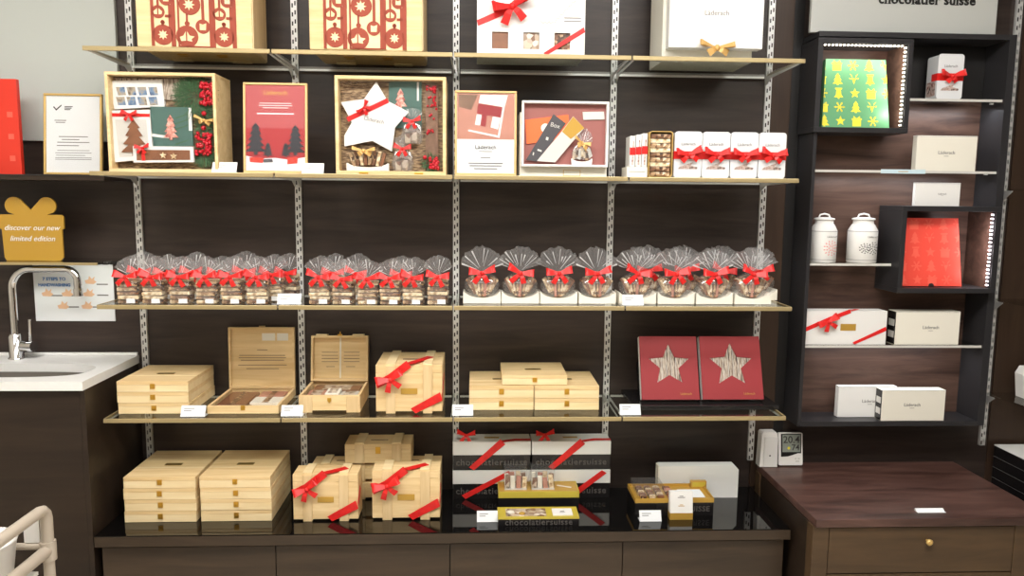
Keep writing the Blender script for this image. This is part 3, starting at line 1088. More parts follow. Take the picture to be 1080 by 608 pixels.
# open pine chest on the lowest shelf
a, b = on(316, 434.8, Z4), on(380, 434.8, Z4)
Y = a.y-.01
w = b.x-a.x
d = .235
h = at(316, 417.7, Y).z-Z4
r = thing('open_wooden_chest', 'open pine chest with raised lid and clear inner cover', 'wooden chest', ((a.x+b.x)/2, Y, Z4+.0005))
mb = MB()
t_ = .009
mb.prism([(-w/2, .0), (-w*.3, 0), (-w*.3, .008), (w*.3, .008), (w*.3, 0), (w/2, 0), (w/2, h), (-w/2, h)], 0, t_)
mb.prism([(-w/2, .0), (-w*.3, 0), (-w*.3, .008), (w*.3, .008), (w*.3, 0), (w/2, 0), (w/2, h), (-w/2, h)], d-t_, d)
mb.box(-w/2, -w/2+t_, t_+.0002, d-t_-.0002, .0, h).box(w/2-t_, w/2, t_+.0002, d-t_-.0002, .0, h).box(-w/2+t_+.0002, w/2-t_-.0002, t_+.0002, d-t_-.0002, .009, .016)
part('body', mb, 'pine', r)
for q in (-.38, .38):
    part('batten', MB().box(q*w-w*.1, q*w+w*.1, -.004, -.0001, 0, h-.002, bev=.001), 'pinev', r)
part('latch', MB().prism([(-.007, h*.86), (.007, h*.86), (.007, h*.7), (0, h*.55), (-.007, h*.7)], -.003, -.0002), 'gold', r, 'small dark brass latch')
part('clear_cover', MB().box(-w/2+t_+.0004, w/2-t_-.0004, t_+.0004, d-t_-.0004, h-.004, h-.0028), 'pane', r)
lh = (at(365, 354.6, Y+d+.02).z-(Z4+h))/math.cos(R(8))
lid = part('lid', MB().box(-w/2, w/2, 0, .008, 0, lh, bev=.001).box(-w/2, -w/2+.008, -.022, -.0002, 0, lh).box(w/2-.008, w/2, -.022, -.0002, 0, lh).box(-w/2+.0082, w/2-.0082, -.022, -.0002, lh-.008, lh).box(-w/2+.0082, w/2-.0082, -.022, -.0002, 0, .008), 'pine', r, None, (0, d-.003, h+.001), (R(-8), 0, 0))
for q in (-.32, .32):
    part('lid_batten', MB().box(q*w-w*.1, q*w+w*.1, -.018, .012, lh+.0002, lh+.006, bev=.001), 'pinelt', lid)
part('lid_latch', MB().box(-.008, .008, -.024, -.006, lh+.0002, lh+.006).box(-.002, .002, -.012, -.009, lh+.006, lh+.016), 'gold', lid)
mb = MB()
for zc in (.62, .55, .48, .41):
    mb.box(-w*.33, -w*.04, -.0006, 0, lh*zc, lh*zc+.0022).box(w*.06, w*.34, -.0006, 0, lh*zc, lh*zc+.0022)
mb.box(-w*.25, -w*.1, -.0006, 0, lh*.3, lh*.3+.0022).box(w*.1, w*.26, -.0006, 0, lh*.3, lh*.3+.0022)
part('printed_text', mb, 'brownp', lid)
part('center_joint', MB().box(-.003, .003, -.0007, 0, .01, lh-.01), 'cream', lid)
cx, cy0 = (a.x+b.x)/2, Y
for (u0, u1, v0, v1, hh, m, nm, lb, cat) in ((-.42, -.12, .15, .5, .04, 'tan', 'chocolate_packet', 'pink packet at the left inside the open pine chest', 'chocolate'), (-.1, .13, .12, .45, .05, 'cream', 'gift_carton', 'pale patterned carton in the middle of the open pine chest', 'box'),
                                            (.15, .44, .1, .4, .042, 'silver', 'chocolate_bar', 'silver stacked bar at the right inside the open pine chest', 'chocolate'), (-.4, .4, .55, .92, .036, 'milk', 'chocolate_tablet', 'brown tablet at the back inside the open pine chest', 'chocolate')):
    t = thing(nm, lb, cat, (cx, cy0, Z4+.0168))
    part('wrapper', MB().box(u0*w, u1*w, v0*d, v1*d, 0, hh, bev=.003), m, t)
    part('printed_top', MB().box((u0*.8+u1*.2)*w, (u0*.2+u1*.8)*w, v0*d+.006, v1*d-.006, hh+.0001, hh+.0008), 'mix', t)

# ================================================================== red star boxes on a black riser
a, b = on(668, 431, Z4), on(822, 431, Z4)
RY = -.28
a, b = at(668, 428, RY), at(822, 428, RY)
RH = .018
r = thing('display_riser', 'thin glossy black riser under the two red star boxes', 'riser', ((a.x+b.x)/2, RY, Z4+.0005))
part('plate', MB().box(-(b.x-a.x)/2, (b.x-a.x)/2, 0, .25, 0, RH, bev=.002), 'blackcard', r)
part('back_rest', MB().prism([(.16, RH+.0002), (.19, RH+.0002), (.235, RH+.12), (.228, RH+.12)], -(b.x-a.x)*.4, (b.x-a.x)*.4, plane='yz'), 'blackcard', r)
for k, (l, rr) in enumerate(((677, 738), (741.5, 805.5))):
    Y = -.238
    z0 = Z4+RH+.001
    a, b = at(l, 424, Y), at(rr, 424, Y)
    w = b.x-a.x
    lean = R(20)
    zt = at(l, 358.5, Y+.075).z
    h = (zt-z0)/math.cos(lean)
    r = thing('star_box', ['left red chocolate box with star window on the black riser', 'right red chocolate box with star window on the black riser'][k], 'chocolate box', ((a.x+b.x)/2, Y, z0+.034*math.sin(lean)), 0, 'red boxes with star windows')
    r.rotation_euler = (-lean, 0, 0)
    S = star_poly(0, h*.54, w*.37, w*.17)
    # front sheet with a star cut through it
    rect_ = []
    for x, z in S:
        ax, az = x, z-h*.54
        q = max(abs(ax)/(w/2), abs(az)/(h*.54 if az < 0 else h*.46))
        rect_.append((ax/q, h*.54+az/q))
    cor = [(w/2, h), (-w/2, h), (-w/2, 0), (w/2, 0)]
    mb = MB()
    n = len(S)
    for i in range(n):
        i2 = (i+1) % n
        p, q = rect_[i], rect_[i2]
        quad = [S[i], p]
        for c in cor:
            def ang(u): return math.atan2((u[1]-h*.54), u[0])
            a0, a1, ac = ang(p), ang(q), ang(c)
            dd = (a1-a0) % (2*math.pi)
            da = (ac-a0) % (2*math.pi)
            if 1e-4 < da < dd-1e-4:
                quad.append(c)
        quad += [q, S[i2]]
        mb.prism(quad, 0, .006)
    part('front_cover', mb, 'redbox', r)
    part('tray', MB().box(-w/2+.0005, w/2-.0005, .0062, .034, 0.0005, h-.0005), 'white', r, 'white inner tray edge')
    mb = MB()
    rn = random.Random(5+k)
    nb = 9
    for i in range(nb):
        x = -w*.37+(i+.5)*w*.74/nb
        lo, hi = h*.27, h*.9
        # keep slivers behind the star opening
        mb.box(x-w*.036, x+w*.036, .0036, .0061, lo, hi, 0)
    part('almond_bars', mb, 'sliver', r)
    lettering(BRAND, .0125, 'goldcard', r, (w*.27, -.0006, h*.09))

# ================================================================== white ribbon boxes and gold boxes on the counter
RL = 'white boxes with red ribbon on black bases'
Yw = -.12
zs = [at(477, y, Yw).z for y in (524.5, 508, 494.5, 480, 466.5)]
hb, hl = (zs[3]-ZC)*.27, (zs[3]-ZC)*.23
hb = (zs[4]-ZC)/2*.53
hl = (zs[4]-ZC)/2*.47
for c, (l, rr, side) in enumerate(((477.5, 559.4, 'left'), (560.6, 643.5, 'right'))):
    a, b = at(l, 500, Yw), at(rr, 500, Yw)
    w = b.x-a.x
    d = .1
    for lev in range(2):
        z = ZC+.0005+lev*(hb+hl+.0004)
        yy = Yw-.004 if lev == 0 else Yw
        r = thing('ribbon_gift_box', f'white lidded box with red ribbon on black lettered base, {["lower", "upper"][lev]} {side} of four', 'gift box', ((a.x+b.x)/2, yy, z), 0, RL)
        part('base', MB().box(-w/2+.002, w/2-.002, 0, d, 0, hb-.0002), 'blackcard', r, 'black base with raised letters')
        lettering('chocolatiersuisse', .037, 'relief', r, (0, -.0006, hb*.5), bold=.0004, spacing=1.12)
        part('lid', MB().box(-w/2, w/2, -.002, d+.002, hb, hb+hl-.001, bev=.0012), 'white', r)
        H_ = hb+hl
        if lev == 1:
            part('name_plate', MB().box(-.03, .03, d*.45, d*.62, H_-.0009, H_-.0002), 'goldcard', r)
            mb = MB().band([(w/2+.001, .02, H_+.0004), (w*.3, .02, H_+.0004), (w*.12, -.002, H_+.0004)], [(0, 0, 1)]*3, .022)
            mb.band([(w*.14, -.0032, H_), (-w*.26, -.0042, .002)], [(0, -1, 0)]*2, .03)
            clip(mb, -w/2-.001, w/2+.001, .001)
            part('ribbon', mb, 'red', r)
            bow(r, (-w*.33, d*.25, H_+.018), .036, c, (R(-20), 0, 0))
        else:
            sx = -1 if side == 'left' else 1
            mb = MB().band([(w*.24 if sx < 0 else w*.42, -.0032, H_-.002), (-w*.36 if sx < 0 else w*.0, -.0042, .004)], [(0, -1, 0)]*2, .03)
            clip(mb, -w/2-.001, w/2+.001, .001, H_-.0008)
            part('ribbon', mb, 'red', r)

# gold boxes in front


def gold_box(name, label, l, rr, Y, zb, hbase, htray, d, m, letters, lsize, tilt=0):
    a, b = at(l, 530, Y), at(rr, 530, Y)
    w = b.x-a.x
    r = thing(name, label, 'chocolate box', ((a.x+b.x)/2, Y, zb))
    part('base', MB().box(-w/2+.001, w/2-.001, .001, d-.001, 0, hbase-.0003), 'blackcard', r, 'black lettered base')
    if letters:
        lettering(letters, lsize, 'relief', r, (0, .0006, hbase*.5), bold=.0004, spacing=1.1)
    t = .004
    mb = MB().box(-w/2, w/2, 0, d, hbase, hbase+htray*.45)
    mb.box(-w/2, w/2, 0, t, hbase+htray*.45, hbase+htray).box(-w/2, w/2, d-t, d, hbase+htray*.45, hbase+htray)
    mb.box(-w/2, -w/2+t, t, d-t, hbase+htray*.45, hbase+htray).box(w/2-t, w/2, t, d-t, hbase+htray*.45, hbase+htray)
    part('tray', mb, m, r)
    return r, w, (a.x+b.x)/2


Yg = -.235
zt0 = at(526, 526, Yg).z
zt1 = at(526, 519.5, Yg).z
gz = zt0-ZC
r, w, gx = gold_box('gold_chocolate_box', 'yellow gold box with black base behind the flat yellow box', 525.7, 610.8, Yg, ZC+.0005, max(gz, .02), zt1-zt0, .112, 'yellowgold', None, .03)
gtop = ZC+max(gz, .02)+(zt1-zt0)
part('inner_panel', MB().box(-w/2+.005, w/2-.005, .005, .107, gtop-ZC-.006, gtop-ZC-.0012), 'goldcard', r)
part('leaflet', MB().box(-.03, .03, -.004, .004, 0, .0012), 'cream', r, None, (w*.33, .055, gtop-ZC-.001), (0, 0, R(-24)))
for k, (l, rr) in enumerate(((532, 556), (560.5, 585))):
    Y = Yg+.02
    a, b = at(l, 518, Y), at(rr, 518, Y)
    s_ = b.x-a.x
    z = gtop-.0004
    h = at(l, 496.5, Y).z-z
    r = thing('clear_cube_box', ['left clear cube of small chocolates on the yellow gold box', 'right clear cube of small chocolates on the yellow gold box'][k], 'clear box', ((a.x+b.x)/2, Y, z), 0, 'clear chocolate cubes')
    rn = random.Random(k)
    for i in range(4):
        for j in range(2):
            x = -s_/2+s_*(i+.5)/4
            part('chocolate_stick', MB().box(-s_*.1, s_*.1, -s_*.07, s_*.07, 0, h*rn.uniform(.5, .72), bev=.002), ['mix', 'cream', 'tan', 'chocw'][(i+j) % 4], r, None, (x, .018+j*.03, .002), (0, R(rn.uniform(-6, 6)), 0))
    part('base', MB().box(-s_/2+.001, s_/2-.001, .001, s_*.8, 0, .0018), 'silver', r)
    part('clear_cover', MB().box(-s_/2, s_/2, 0, s_*.8+.001, .0001, h), 'acrylic', r)

Yf = -.385
zf = at(525, 547, Yf).z
r, w, gx = gold_box('flat_chocolate_box', 'flat yellow box with chocolate window at the counter front', 525.5, 611.5, Yf, ZC+.0005, zf-ZC-.006, .006, .1, 'yellowgold', 'chocolatiersuisse', .033)
H_ = zf-ZC
part('chocolate_window', MB().box(-w*.4, w*.1, .02, .085, H_-.0035, H_+.0005), 'mix', r)
part('round_wafer', MB().lathe([(.012, 0), (.014, .002), (.012, .005)], 18, 0, (-w*.34, .045, H_+.0006)), 'cream', r)
part('round_wafer', MB().lathe([(.011, 0), (.013, .002), (.011, .004)], 18, 0, (-w*.2, .035, H_+.0006)), 'goldcard', r)
lb = part('label_card', MB().box(w*.18, w*.43, .022, .082, H_-.0035, H_+.0012, bev=.001), 'white', r)
part('printed_text', MB().box(w*.28, w*.33, .05, .056, H_+.0012, H_+.0016).box(w*.27, w*.34, .042, .045, H_+.0012, H_+.0016), 'grey', lb)

# right-hand group
Yb = -.135
x0, x1, zt, zb = rect(695.5, 491.8, 778.5, 526, Yb)
w = x1-x0
h = zt-ZC
r = thing('long_white_box', 'long plain white box standing on edge at the counter back', 'gift box', ((x0+x1)/2, Yb, ZC+.0005))
part('body', MB().prism([(-w/2, 0), (w/2, 0), (w/2, h-.018), (w/2-.016, h), (-w/2, h)], 0, .046), 'white', r)
part('side_flap', MB().box(-w/2-.006, -w/2-.0002, 0, .046, 0, h-.002), 'cream', r)
Yt = -.31
zt0, zt1 = at(668, 531.3, Yt).z, at(668, 526.7, Yt).z
r, w, gx = gold_box('gold_tray_box', 'gold chocolate tray on black base at the right of the counter', 670, 753, Yt, ZC+.0005, zt0-ZC, zt1-zt0, .155, 'goldcard', None, .03)
lettering('SUISSE', .03, 'relief', r, (w*.3, .0006, (zt0-ZC)*.5), bold=.0004, spacing=1.1)
gt = zt0-ZC+(zt1-zt0)*.45
zs_ = gt+.0006
for i in range(3):
    for j in range(5):
        part('praline', MB().box(-.012, .012, -.009, .009, 0, .014, bev=.003), ['chocd', 'chocw', 'milk'][(i+2*j) % 3], r, None, (-w*.38+i*.034, .024+j*.023, zs_))
for j in range(5):
    part('praline', MB().box(-.014, .014, -.009, .009, 0, .012, bev=.003), ['tan', 'milk', 'chocd'][j % 3], r, None, (-w*.02, .024+j*.023, zs_))
part('clear_lid', MB().box(-w*.47, -w*.1, .01, .14, gt+.017, gt+.042), 'acrylic', r)
part('white_card', MB().box(w*.12, w*.42, .03, .11, gt+.0008, gt+.002), 'paper', r)
x0, x1, zt, zb = rect(729, 508.5, 745.4, 517, Yt+.125)
tz = ZC+gt+.0009
r = thing('small_gold_carton', 'small gold carton standing at the back of the gold tray', 'carton', ((x0+x1)/2, Yt+.128, tz))
part('body', MB().box(-(x1-x0)/2, (x1-x0)/2, 0, .02, 0, zt-tz, bev=.001), 'goldcard', r)
part('face_panel', MB().box(-(x1-x0)*.4, (x1-x0)*.4, -.0008, -.0001, .005, zt-tz-.004), 'yellowgold', r)
Ys = -.345
x0, x1, zt, zb = rect(707, 520.5, 731, 547, Ys)
r = thing('small_white_carton', 'small white and gold carton standing before the gold tray', 'carton', ((x0+x1)/2, Ys, ZC+.0005))
w, h = x1-x0, zt-ZC
part('body', MB().prism([(0, h*.25), (.012, h), (.03, h), (.03, h*.25)], -w/2, w/2, plane='yz'), 'white', r)
part('gold_base', MB().box(-w/2-.0003, w/2+.0003, -.0005, .0305, 0, h*.249), 'goldcard', r)
nr = Vector((0, -h*.75, .012)).normalized()
for k, (sz, q, m) in enumerate(((.014, .8, 'ink'), (.012, .5, 'goldcard'))):
    part('printed_mark', MB().box(-sz, sz, -.0004, .0, -.001, .0012).box(-sz*.5, sz*.5, -.0004, 0, .004, .006), m, r, None, (0, .012*(q-.25)/.75-.0007, h*q), (R(-math.degrees(math.atan2(.012, h*.75))), 0, 0))

# ================================================================== cellophane bags of bark
def fan_mesh(Rr, half, n, seed, flat=1.0):
    rn = random.Random(seed)
    mb = MB()
    vs, fs = [], []
    for i in range(n+1):
        a = R(-half+2*half*i/n)
        z = 1 if i % 2 else -1
        rr = Rr*(1+rn.uniform(-.07, .05))*(1-.1*abs(i/n-.5))
        for q in (.05, .45, 1.0):
            yy = z*.0075*q*flat*(Rr/.06)+rn.uniform(-.002, .002)*q
            vs.append((math.sin(a)*rr*q, yy+.012*q, math.cos(a)*rr*q))
    for i in range(n):
        for j in range(2):
            fs.append((i*3+j, i*3+j+1, (i+1)*3+j+1, (i+1)*3+j))
    mb.add(vs, fs)
    for i in range(0, n+1, 2):  # painted glint streaks along some of the pleats
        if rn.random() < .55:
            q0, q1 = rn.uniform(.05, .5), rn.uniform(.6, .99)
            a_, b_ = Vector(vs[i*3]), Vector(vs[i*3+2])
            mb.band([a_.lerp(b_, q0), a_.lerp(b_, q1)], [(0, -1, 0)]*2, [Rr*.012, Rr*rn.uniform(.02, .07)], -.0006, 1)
    me = mb.mesh('cellophane_fan', ['cellofan', 'celloglint'])
    return me


def shell_mesh(prof, seg=16):
    """prof: (rx, ry, z)"""
    mb = MB()
    vs, fs = [], []
    for rx, ry, z in prof:
        for k in range(seg):
            a = 2*math.pi*k/seg
            c, s_ = math.cos(a), math.sin(a)
            e = .62
            vs.append((math.copysign(abs(c)**e, c)*rx, math.copysign(abs(s_)**e, s_)*ry, z))
    for i in range(len(prof)-1):
        for k in range(seg):
            k2 = (k+1) % seg
            fs.append((i*seg+k, i*seg+k2, (i+1)*seg+k2, (i+1)*seg+k))
    mb.add(vs, fs, 0, True)
    return mb.mesh('cellophane_wrap', 'cello')


def make_bag(seed, label, group, loc):
    rn = random.Random(seed)
    r = thing('chocolate_bag', label, 'chocolate bag', loc, 0, group)
    z = .001
    ms = ['choc', 'chocw', 'chocd', 'chocw', 'choc', 'chocd']
    rn.shuffle(ms)
    for i in range(6):
        t = rn.uniform(.0105, .0145)
        w = rn.uniform(.034, .0375)
        part('chocolate_slab', MB().box(-w, w, -.024, .024, 0, t, bev=.003), ms[i], r, None, (rn.uniform(-.002, .002), rn.uniform(-.003, .002), z), (0, R(rn.uniform(-2, 2)), R(rn.uniform(-6, 6))))
        z += t+.0022
    part('cellophane_wrap', shell_mesh([(.036, .026, .0), (.0405, .0295, .006), (.0415, .03, .05), (.0385, .027, .084), (.022, .017, .1), (.008, .007, .107)]), None, r)
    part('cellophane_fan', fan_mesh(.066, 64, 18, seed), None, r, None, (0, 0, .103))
    part('label_card', MB().box(-.015, .015, -.0008, 0, 0, .0165), 'paper', r, 'small white label', (.014, -.0312, .003))
    bow(r, (0, -.024, .098), .041, seed, (0, R(rn.uniform(-8, 8)), 0))
    return r


G1, G2 = 'bark chocolate bags in the left group', 'bark chocolate bags in the second group'
NTH = ['first', 'second', 'third', 'fourth', 'fifth', 'sixth', 'seventh', 'eighth']
protos = []
rn = random.Random(11)


def put_bag(px, py, Y, label, group, k):
    p = at(px, py, Y)
    loc = (p.x, Y, Z3+.0008)
    if len(protos) < 4:
        protos.append(make_bag(len(protos)+1, label, group, loc))
        return protos[-1]
    return dup(protos[k % 4], loc, R(rn.uniform(-7, 7)), label, (1, 1, rn.uniform(.95, 1.07)), group)


for i, px in enumerate((138, 164, 192.5, 220, 246.5, 272.5)):
    put_bag(px, 320, -.315, f'bark bag with red bow, {NTH[i]} from left, front row of the left group', G1, i)
for i, (px, Y) in enumerate(((289, -.24), (305, -.17))):
    put_bag(px, 315, Y, ['bark bag with red bow set back at the right end of the left group', 'bark bag with red bow at the far right back of the left group'][i], G1, i+1)
for i, px in enumerate((152, 180, 207, 234, 260)):
    put_bag(px, 314, -.2, f'mostly hidden bark bag, {NTH[i]} from left, back row of the left group', G1, i+2)
for i, px in enumerate((338, 363, 388.5, 412.5, 436.5, 462)):
    put_bag(px, 320, -.315, f'bark bag with red bow, {NTH[i]} from left, front row of the second group', G2, i+1)
for i, px in enumerate((353, 377, 424)):
    put_bag(px, 314, -.2, f'mostly hidden bark bag, {NTH[i]} from left, back row of the second group', G2, i)


def make_round(seed, label, group, loc):
    rn = random.Random(seed*7+1)
    r = thing('chocolate_gift_bag', label, 'chocolate bag', loc, 0, group)
    hw, dp = .0698, .095
    P_ = [(-hw, 0), (hw, 0), (hw, .042)]+[(hw*.95*math.cos(R(a)), .046-.026*math.sin(R(a))) for a in range(10, 171, 16)]+[(-hw, .042)]
    part('tray', MB().prism(P_, 0, dp), 'cream', r, 'white cradle tray')
    c = .066
    for i in range(9):
        a = -60+15*i
        mb = MB()
        x = math.sin(R(a))*.05
        hgt = .04*math.cos(R(a*.75))
        mb.box(-.0052, .0052, -.034*math.cos(R(a*.8)), .02, -hgt, hgt*.95, bev=.0025)
        part('chocolate_slab', mb, ['choc', 'chocd', 'milk', 'chocw', 'choc', 'chocd', 'tan', 'chocd', 'choc'][(i+seed) % 9], r, None, (x, dp*.42, c-.002), (0, R(a*.5+rn.uniform(-4, 4)), 0))
    part('cellophane_wrap', shell_mesh([(.02, .014, -.047), (.05, .033, -.038), (.066, .042, -.01), (.066, .043, .008), (.05, .034, .03), (.024, .018, .046), (.009, .008, .054)]), None, r, None, (0, dp*.42, c))
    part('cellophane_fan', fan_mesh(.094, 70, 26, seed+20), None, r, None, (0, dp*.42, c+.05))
    bow(r, (0, dp*.42-.03, c+.047), .047, seed, (0, R(rn.uniform(-8, 8)), 0))
    return r


G3 = 'round chocolate bags in white trays'
rp = []


def put_round(px, Y, label, k):
    p = at(px, 319, Y)
    loc = (p.x, Y, Z3+.0008)
    if len(rp) < 3:
        rp.append(make_round(len(rp)+1, label, G3, loc))
        return
    dup(rp[k % 3], loc, R(rn.uniform(-1, 1)), label, None, G3)


for i, px in enumerate((508.3, 548.8, 589.3, 630)):
    put_round(px, -.3, f'round chocolate bag in a white tray, {NTH[i]} from left in the third bay', i)
for i, px in enumerate((672.5, 713, 753.5, 794)):
    put_round(px, -.3, f'round chocolate bag in a white tray, {NTH[i]} from left, front row, right bay', i+1)
for i, px in enumerate((684, 723, 762, 801)):
    put_round(px, -.185, f'half hidden round chocolate bag, {NTH[i]} from left, back row, right bay', i+2)

# ================================================================== top shelf boxes


def ornament_box(l, rr, Y, rz, d, label, side_l=0):
    py = 52
    a, b = at(l, py, Y), at(rr, py, Y)
    w = (b.x-a.x)/math.cos(rz)
    h = .44
    r = thing('ornament_box', label, 'wooden box', ((a.x+b.x)/2, Y, Z1+.0065), rz, 'pine boxes with red ornament doors')
    part('body', MB().box(-w/2, w/2, .0, d, 0, h, bev=.002), 'pine', r)
    part('side_board', MB().box(w/2+.0002, w/2+.004, .004, d-.004, .004, h-.004), 'pinev', r)
    for q in (-.2, .16):
        part('hinge', MB().box(q*w-.018, q*w+.018, d*.42, d*.55, -.004, -.0002, bev=.001).tube([(q*w-.014, d*.5, -.003), (q*w+.014, d*.5, -.003)], .003, 8), 'gold', r, 'dark brass hinge')
    for q in (-.28, .28):
        part('foot', MB().box(q*w-.035, q*w+.035, d-.05, d-.02, -.006, -.0002), 'pinelt', r)
        part('foot', MB().box(q*w-.035, q*w+.035, .012, .03, -.006, -.0002), 'pinelt', r)
    pw = w*.735
    u = pw/612
    xo = -w/2+w*.126
    part('backing_sheet', MB().box(xo, xo+pw, -.0012, -.0002, 0.004, h-.02), 'pinelt', r)
    mb = MB()
    y0, y1 = -.004, -.0014
    yi = -.0043

    def X(v): return xo+(v-160)*u

    def Z(v): return .004+(388-v)*u
    def bar(xa, xb, za, zb): mb.box(X(xa), X(xb), y0, y1, Z(zb), Z(za))
    def ball(x, z, q): mb.prism(disc_poly(X(x), Z(z), q*u), y0, y1)
    def hole(poly): mb.prism([(X(x), Z(z)) for x, z in poly], yi, y0-.0001, 1)
    for rep in range(3):
        oz = -rep*400
        if 388+oz-390 < -900:
            continue
        for ox in (0, 440):
            bar(160+ox, 181+ox, -8+oz, 388+oz)
            bar(303+ox, 333+ox, -8+oz, 388+oz)
            bar(176+ox, 306+ox, -10+oz, 2+oz)
            ball(243+ox, 306+oz, 74)
            hole(star_poly(243+ox, 306+oz, 38, 20, 8))
            bar(234+ox, 252+ox, 205+oz, 245+oz)
            ball(243+ox, 214+oz, 15)
            ball(213+ox, 140+oz, 47)
            hole([(182+ox, 138+oz), (208+ox, 116+oz), (208+ox, 160+oz), (186+ox, 158+oz)])
            hole([(218+ox, 116+oz), (244+ox, 138+oz), (238+ox, 158+oz), (218+ox, 160+oz)])
            bar(205+ox, 221+ox, 0+oz, 100+oz)
            ball(270+ox, 46+oz, 45)
            hole([(254+ox, 30+oz), (272+ox, 38+oz), (292+ox, 28+oz), (292+ox, 64+oz), (254+ox, 64+oz)])
            bar(266+ox, 278+ox, 0+oz, 12+oz)
            bar(286+ox, 303+ox, 84+oz, 260+oz)
            bar(262+ox, 306+ox, 160+oz, 178+oz)
        bar(350, 362, -8+oz, 388+oz)
        bar(578, 602, -8+oz, 388+oz)
        bar(352, 600, 380+oz, 390+oz)
        ball(440, 76+oz, 78)
        hole(star_poly(436, 80+oz, 44, 22, 8))
        bar(410, 424, 140+oz, 210+oz)
        ball(418, 218+oz, 18)
        ball(415, 312+oz, 80)
        hole([(362, 318+oz), (388, 308+oz), (406, 276+oz), (406, 344+oz), (372, 348+oz)])
        hole([(416, 276+oz), (434, 306+oz), (470, 312+oz), (446, 332+oz), (452, 350+oz), (416, 344+oz)])
        ball(530, 236+oz, 52)
        hole([(508, 214+oz), (530, 222+oz), (556, 212+oz), (552, 262+oz), (508, 262+oz)])
        bar(523, 543, -8+oz, 190+oz)
        bar(512, 560, 10+oz, 26+oz)
    # trim to the height of the board: nothing is laid above it
    lim = h-.02
    mb.v = [(x, y, min(z, lim)) for x, y, z in mb.v]
    part('cut_out_doors', mb, ['orn', 'pinelt'], r, 'terracotta red cut-out ornament doors')


ornament_box(147.6, 265, -.325, R(5.5), .275, 'tall pine box with red ornament cut-out doors, left one on the top shelf')
ornament_box(327, 445, -.345, R(1), .3, 'tall pine box with red ornament cut-out doors, right one on the top shelf')

# white box with ribbon and three windows
Y = -.34
x0, x1 = at(503, 55, Y).x, at(616.5, 57, Y).x
w = x1-x0
h, d = .32, .2
z0 = Z1+.0005
r = thing('window_gift_box', 'large white gift box with red ribbon and three chocolate windows', 'gift box', ((x0+x1)/2, Y, z0))
k_ = w/860.0          # detail crop unit
# front face made of strips so the windows are real recesses


def fx(v): return -w/2+(v-98)*k_


def fz(v): return (438-v)*k_+.006


za, zb = fz(402), fz(272)
mb = MB()
mb.box(-w/2, w/2, 0, .004, 0, za).box(-w/2, w/2, 0, .004, zb, h)
ws = [(217, 346), (466, 594), (714, 842)]
xs = [-w/2]+[fx(v) for p in ws for v in p]+[w/2]
for i in range(0, 8, 2):
    mb.box(xs[i], xs[i+1], 0, .004, za, zb)
mb.box(-w/2, w/2, .012, d, 0, h)
mb.box(-w/2, -w/2+.003, .004, .012, 0, h).box(w/2-.003, w/2, .004, .012, 0, h).box(-w/2+.003, w/2-.003, .004, .012, h-.003, h)
part('body', mb, 'white', r)
for (p, q), m in zip(ws, ('milk', 'mix', 'chocd')):
    part('chocolate_window', MB().box(fx(p)+.0003, fx(q)-.0003, .007, .0119, za-.004, zb+.004), m, r, 'square window showing chocolates')
mb = MB().band([(-w/2-.0005, -.001, fz(210)), (fx(345), -.002, fz(105)), (fx(470), -.001, fz(-20)), (fx(620), -.001, min(h-.001, fz(-190)))], [(0, -1, 0)]*4, .021)
part('ribbon', clip(mb, -w/2-.0006, w/2+.0006, .001, h), 'red', r)
part('ribbon', clip(MB().band([(w/2+.0005, -.001, fz(245)), (fx(640), -.001, .0005)], [(0, -1, 0)]*2, .02), -w/2-.0006, w/2+.0006, .001, h), 'red', r, 'red ribbon across the lower right corner')
bow(r, (fx(375), -.004, fz(85)), .066, 1, (0, R(-15), 0))
mb = MB()
pts = [(fx(600)+i*k_*5.4, -.0008, fz(195)+.004*math.sin(i*1.1)+max(0, i-20)*k_*5.6) for i in range(52)]
mb.band(pts, [(0, -1, 0)]*len(pts), .0011, .0004)
part('handwritten_script', mb, 'grey', r)
part('printed_text', MB().box(fx(790), fx(925), -.0006, 0, fz(160), fz(153)).box(fx(790), fx(925), -.0006, 0, fz(184), fz(177)), 'grey', r)
part('base_sheet', MB().box(-w/2+.004, w/2-.004, .004, d-.004, -.0004, -.0001), 'silver', r)

# white box with raised front panel and gold bow
Y = -.27
x0, x1 = at(698, 56, Y).x, at(793, 56, Y).x
w = x1-x0
r = thing('white_bow_box', 'tall white box with overhanging front panel and gold bow', 'gift box', ((x0+x1)/2, Y, Z1+.0005))
h, d = .34, .2
part('base', MB().box(-w/2, w/2, 0, d, 0, h, bev=.0015), 'cream', r, 'cream base box')
zl = at(755, 51, Y-.05).z-Z1
xl0, xl1 = at(705, 51, Y-.05).x-(x0+x1)/2, at(804, 51, Y-.05).x-(x0+x1)/2
lidp = part('front_panel', MB().box(xl0, xl1, -.05, -.0003, zl, h, bev=.0015), 'white', r)
lettering(BRAND, .0245, 'grey', lidp, ((xl0+xl1)/2, -.0506, at(755, 14, Y-.05).z-Z1))
bow(r, ((xl0+xl1)/2, -.052, zl-.002), .062, 0, (0, 0, 0), BOWG, 'gold satin bow')

# ================================================================== second shelf: hampers, posters, tins


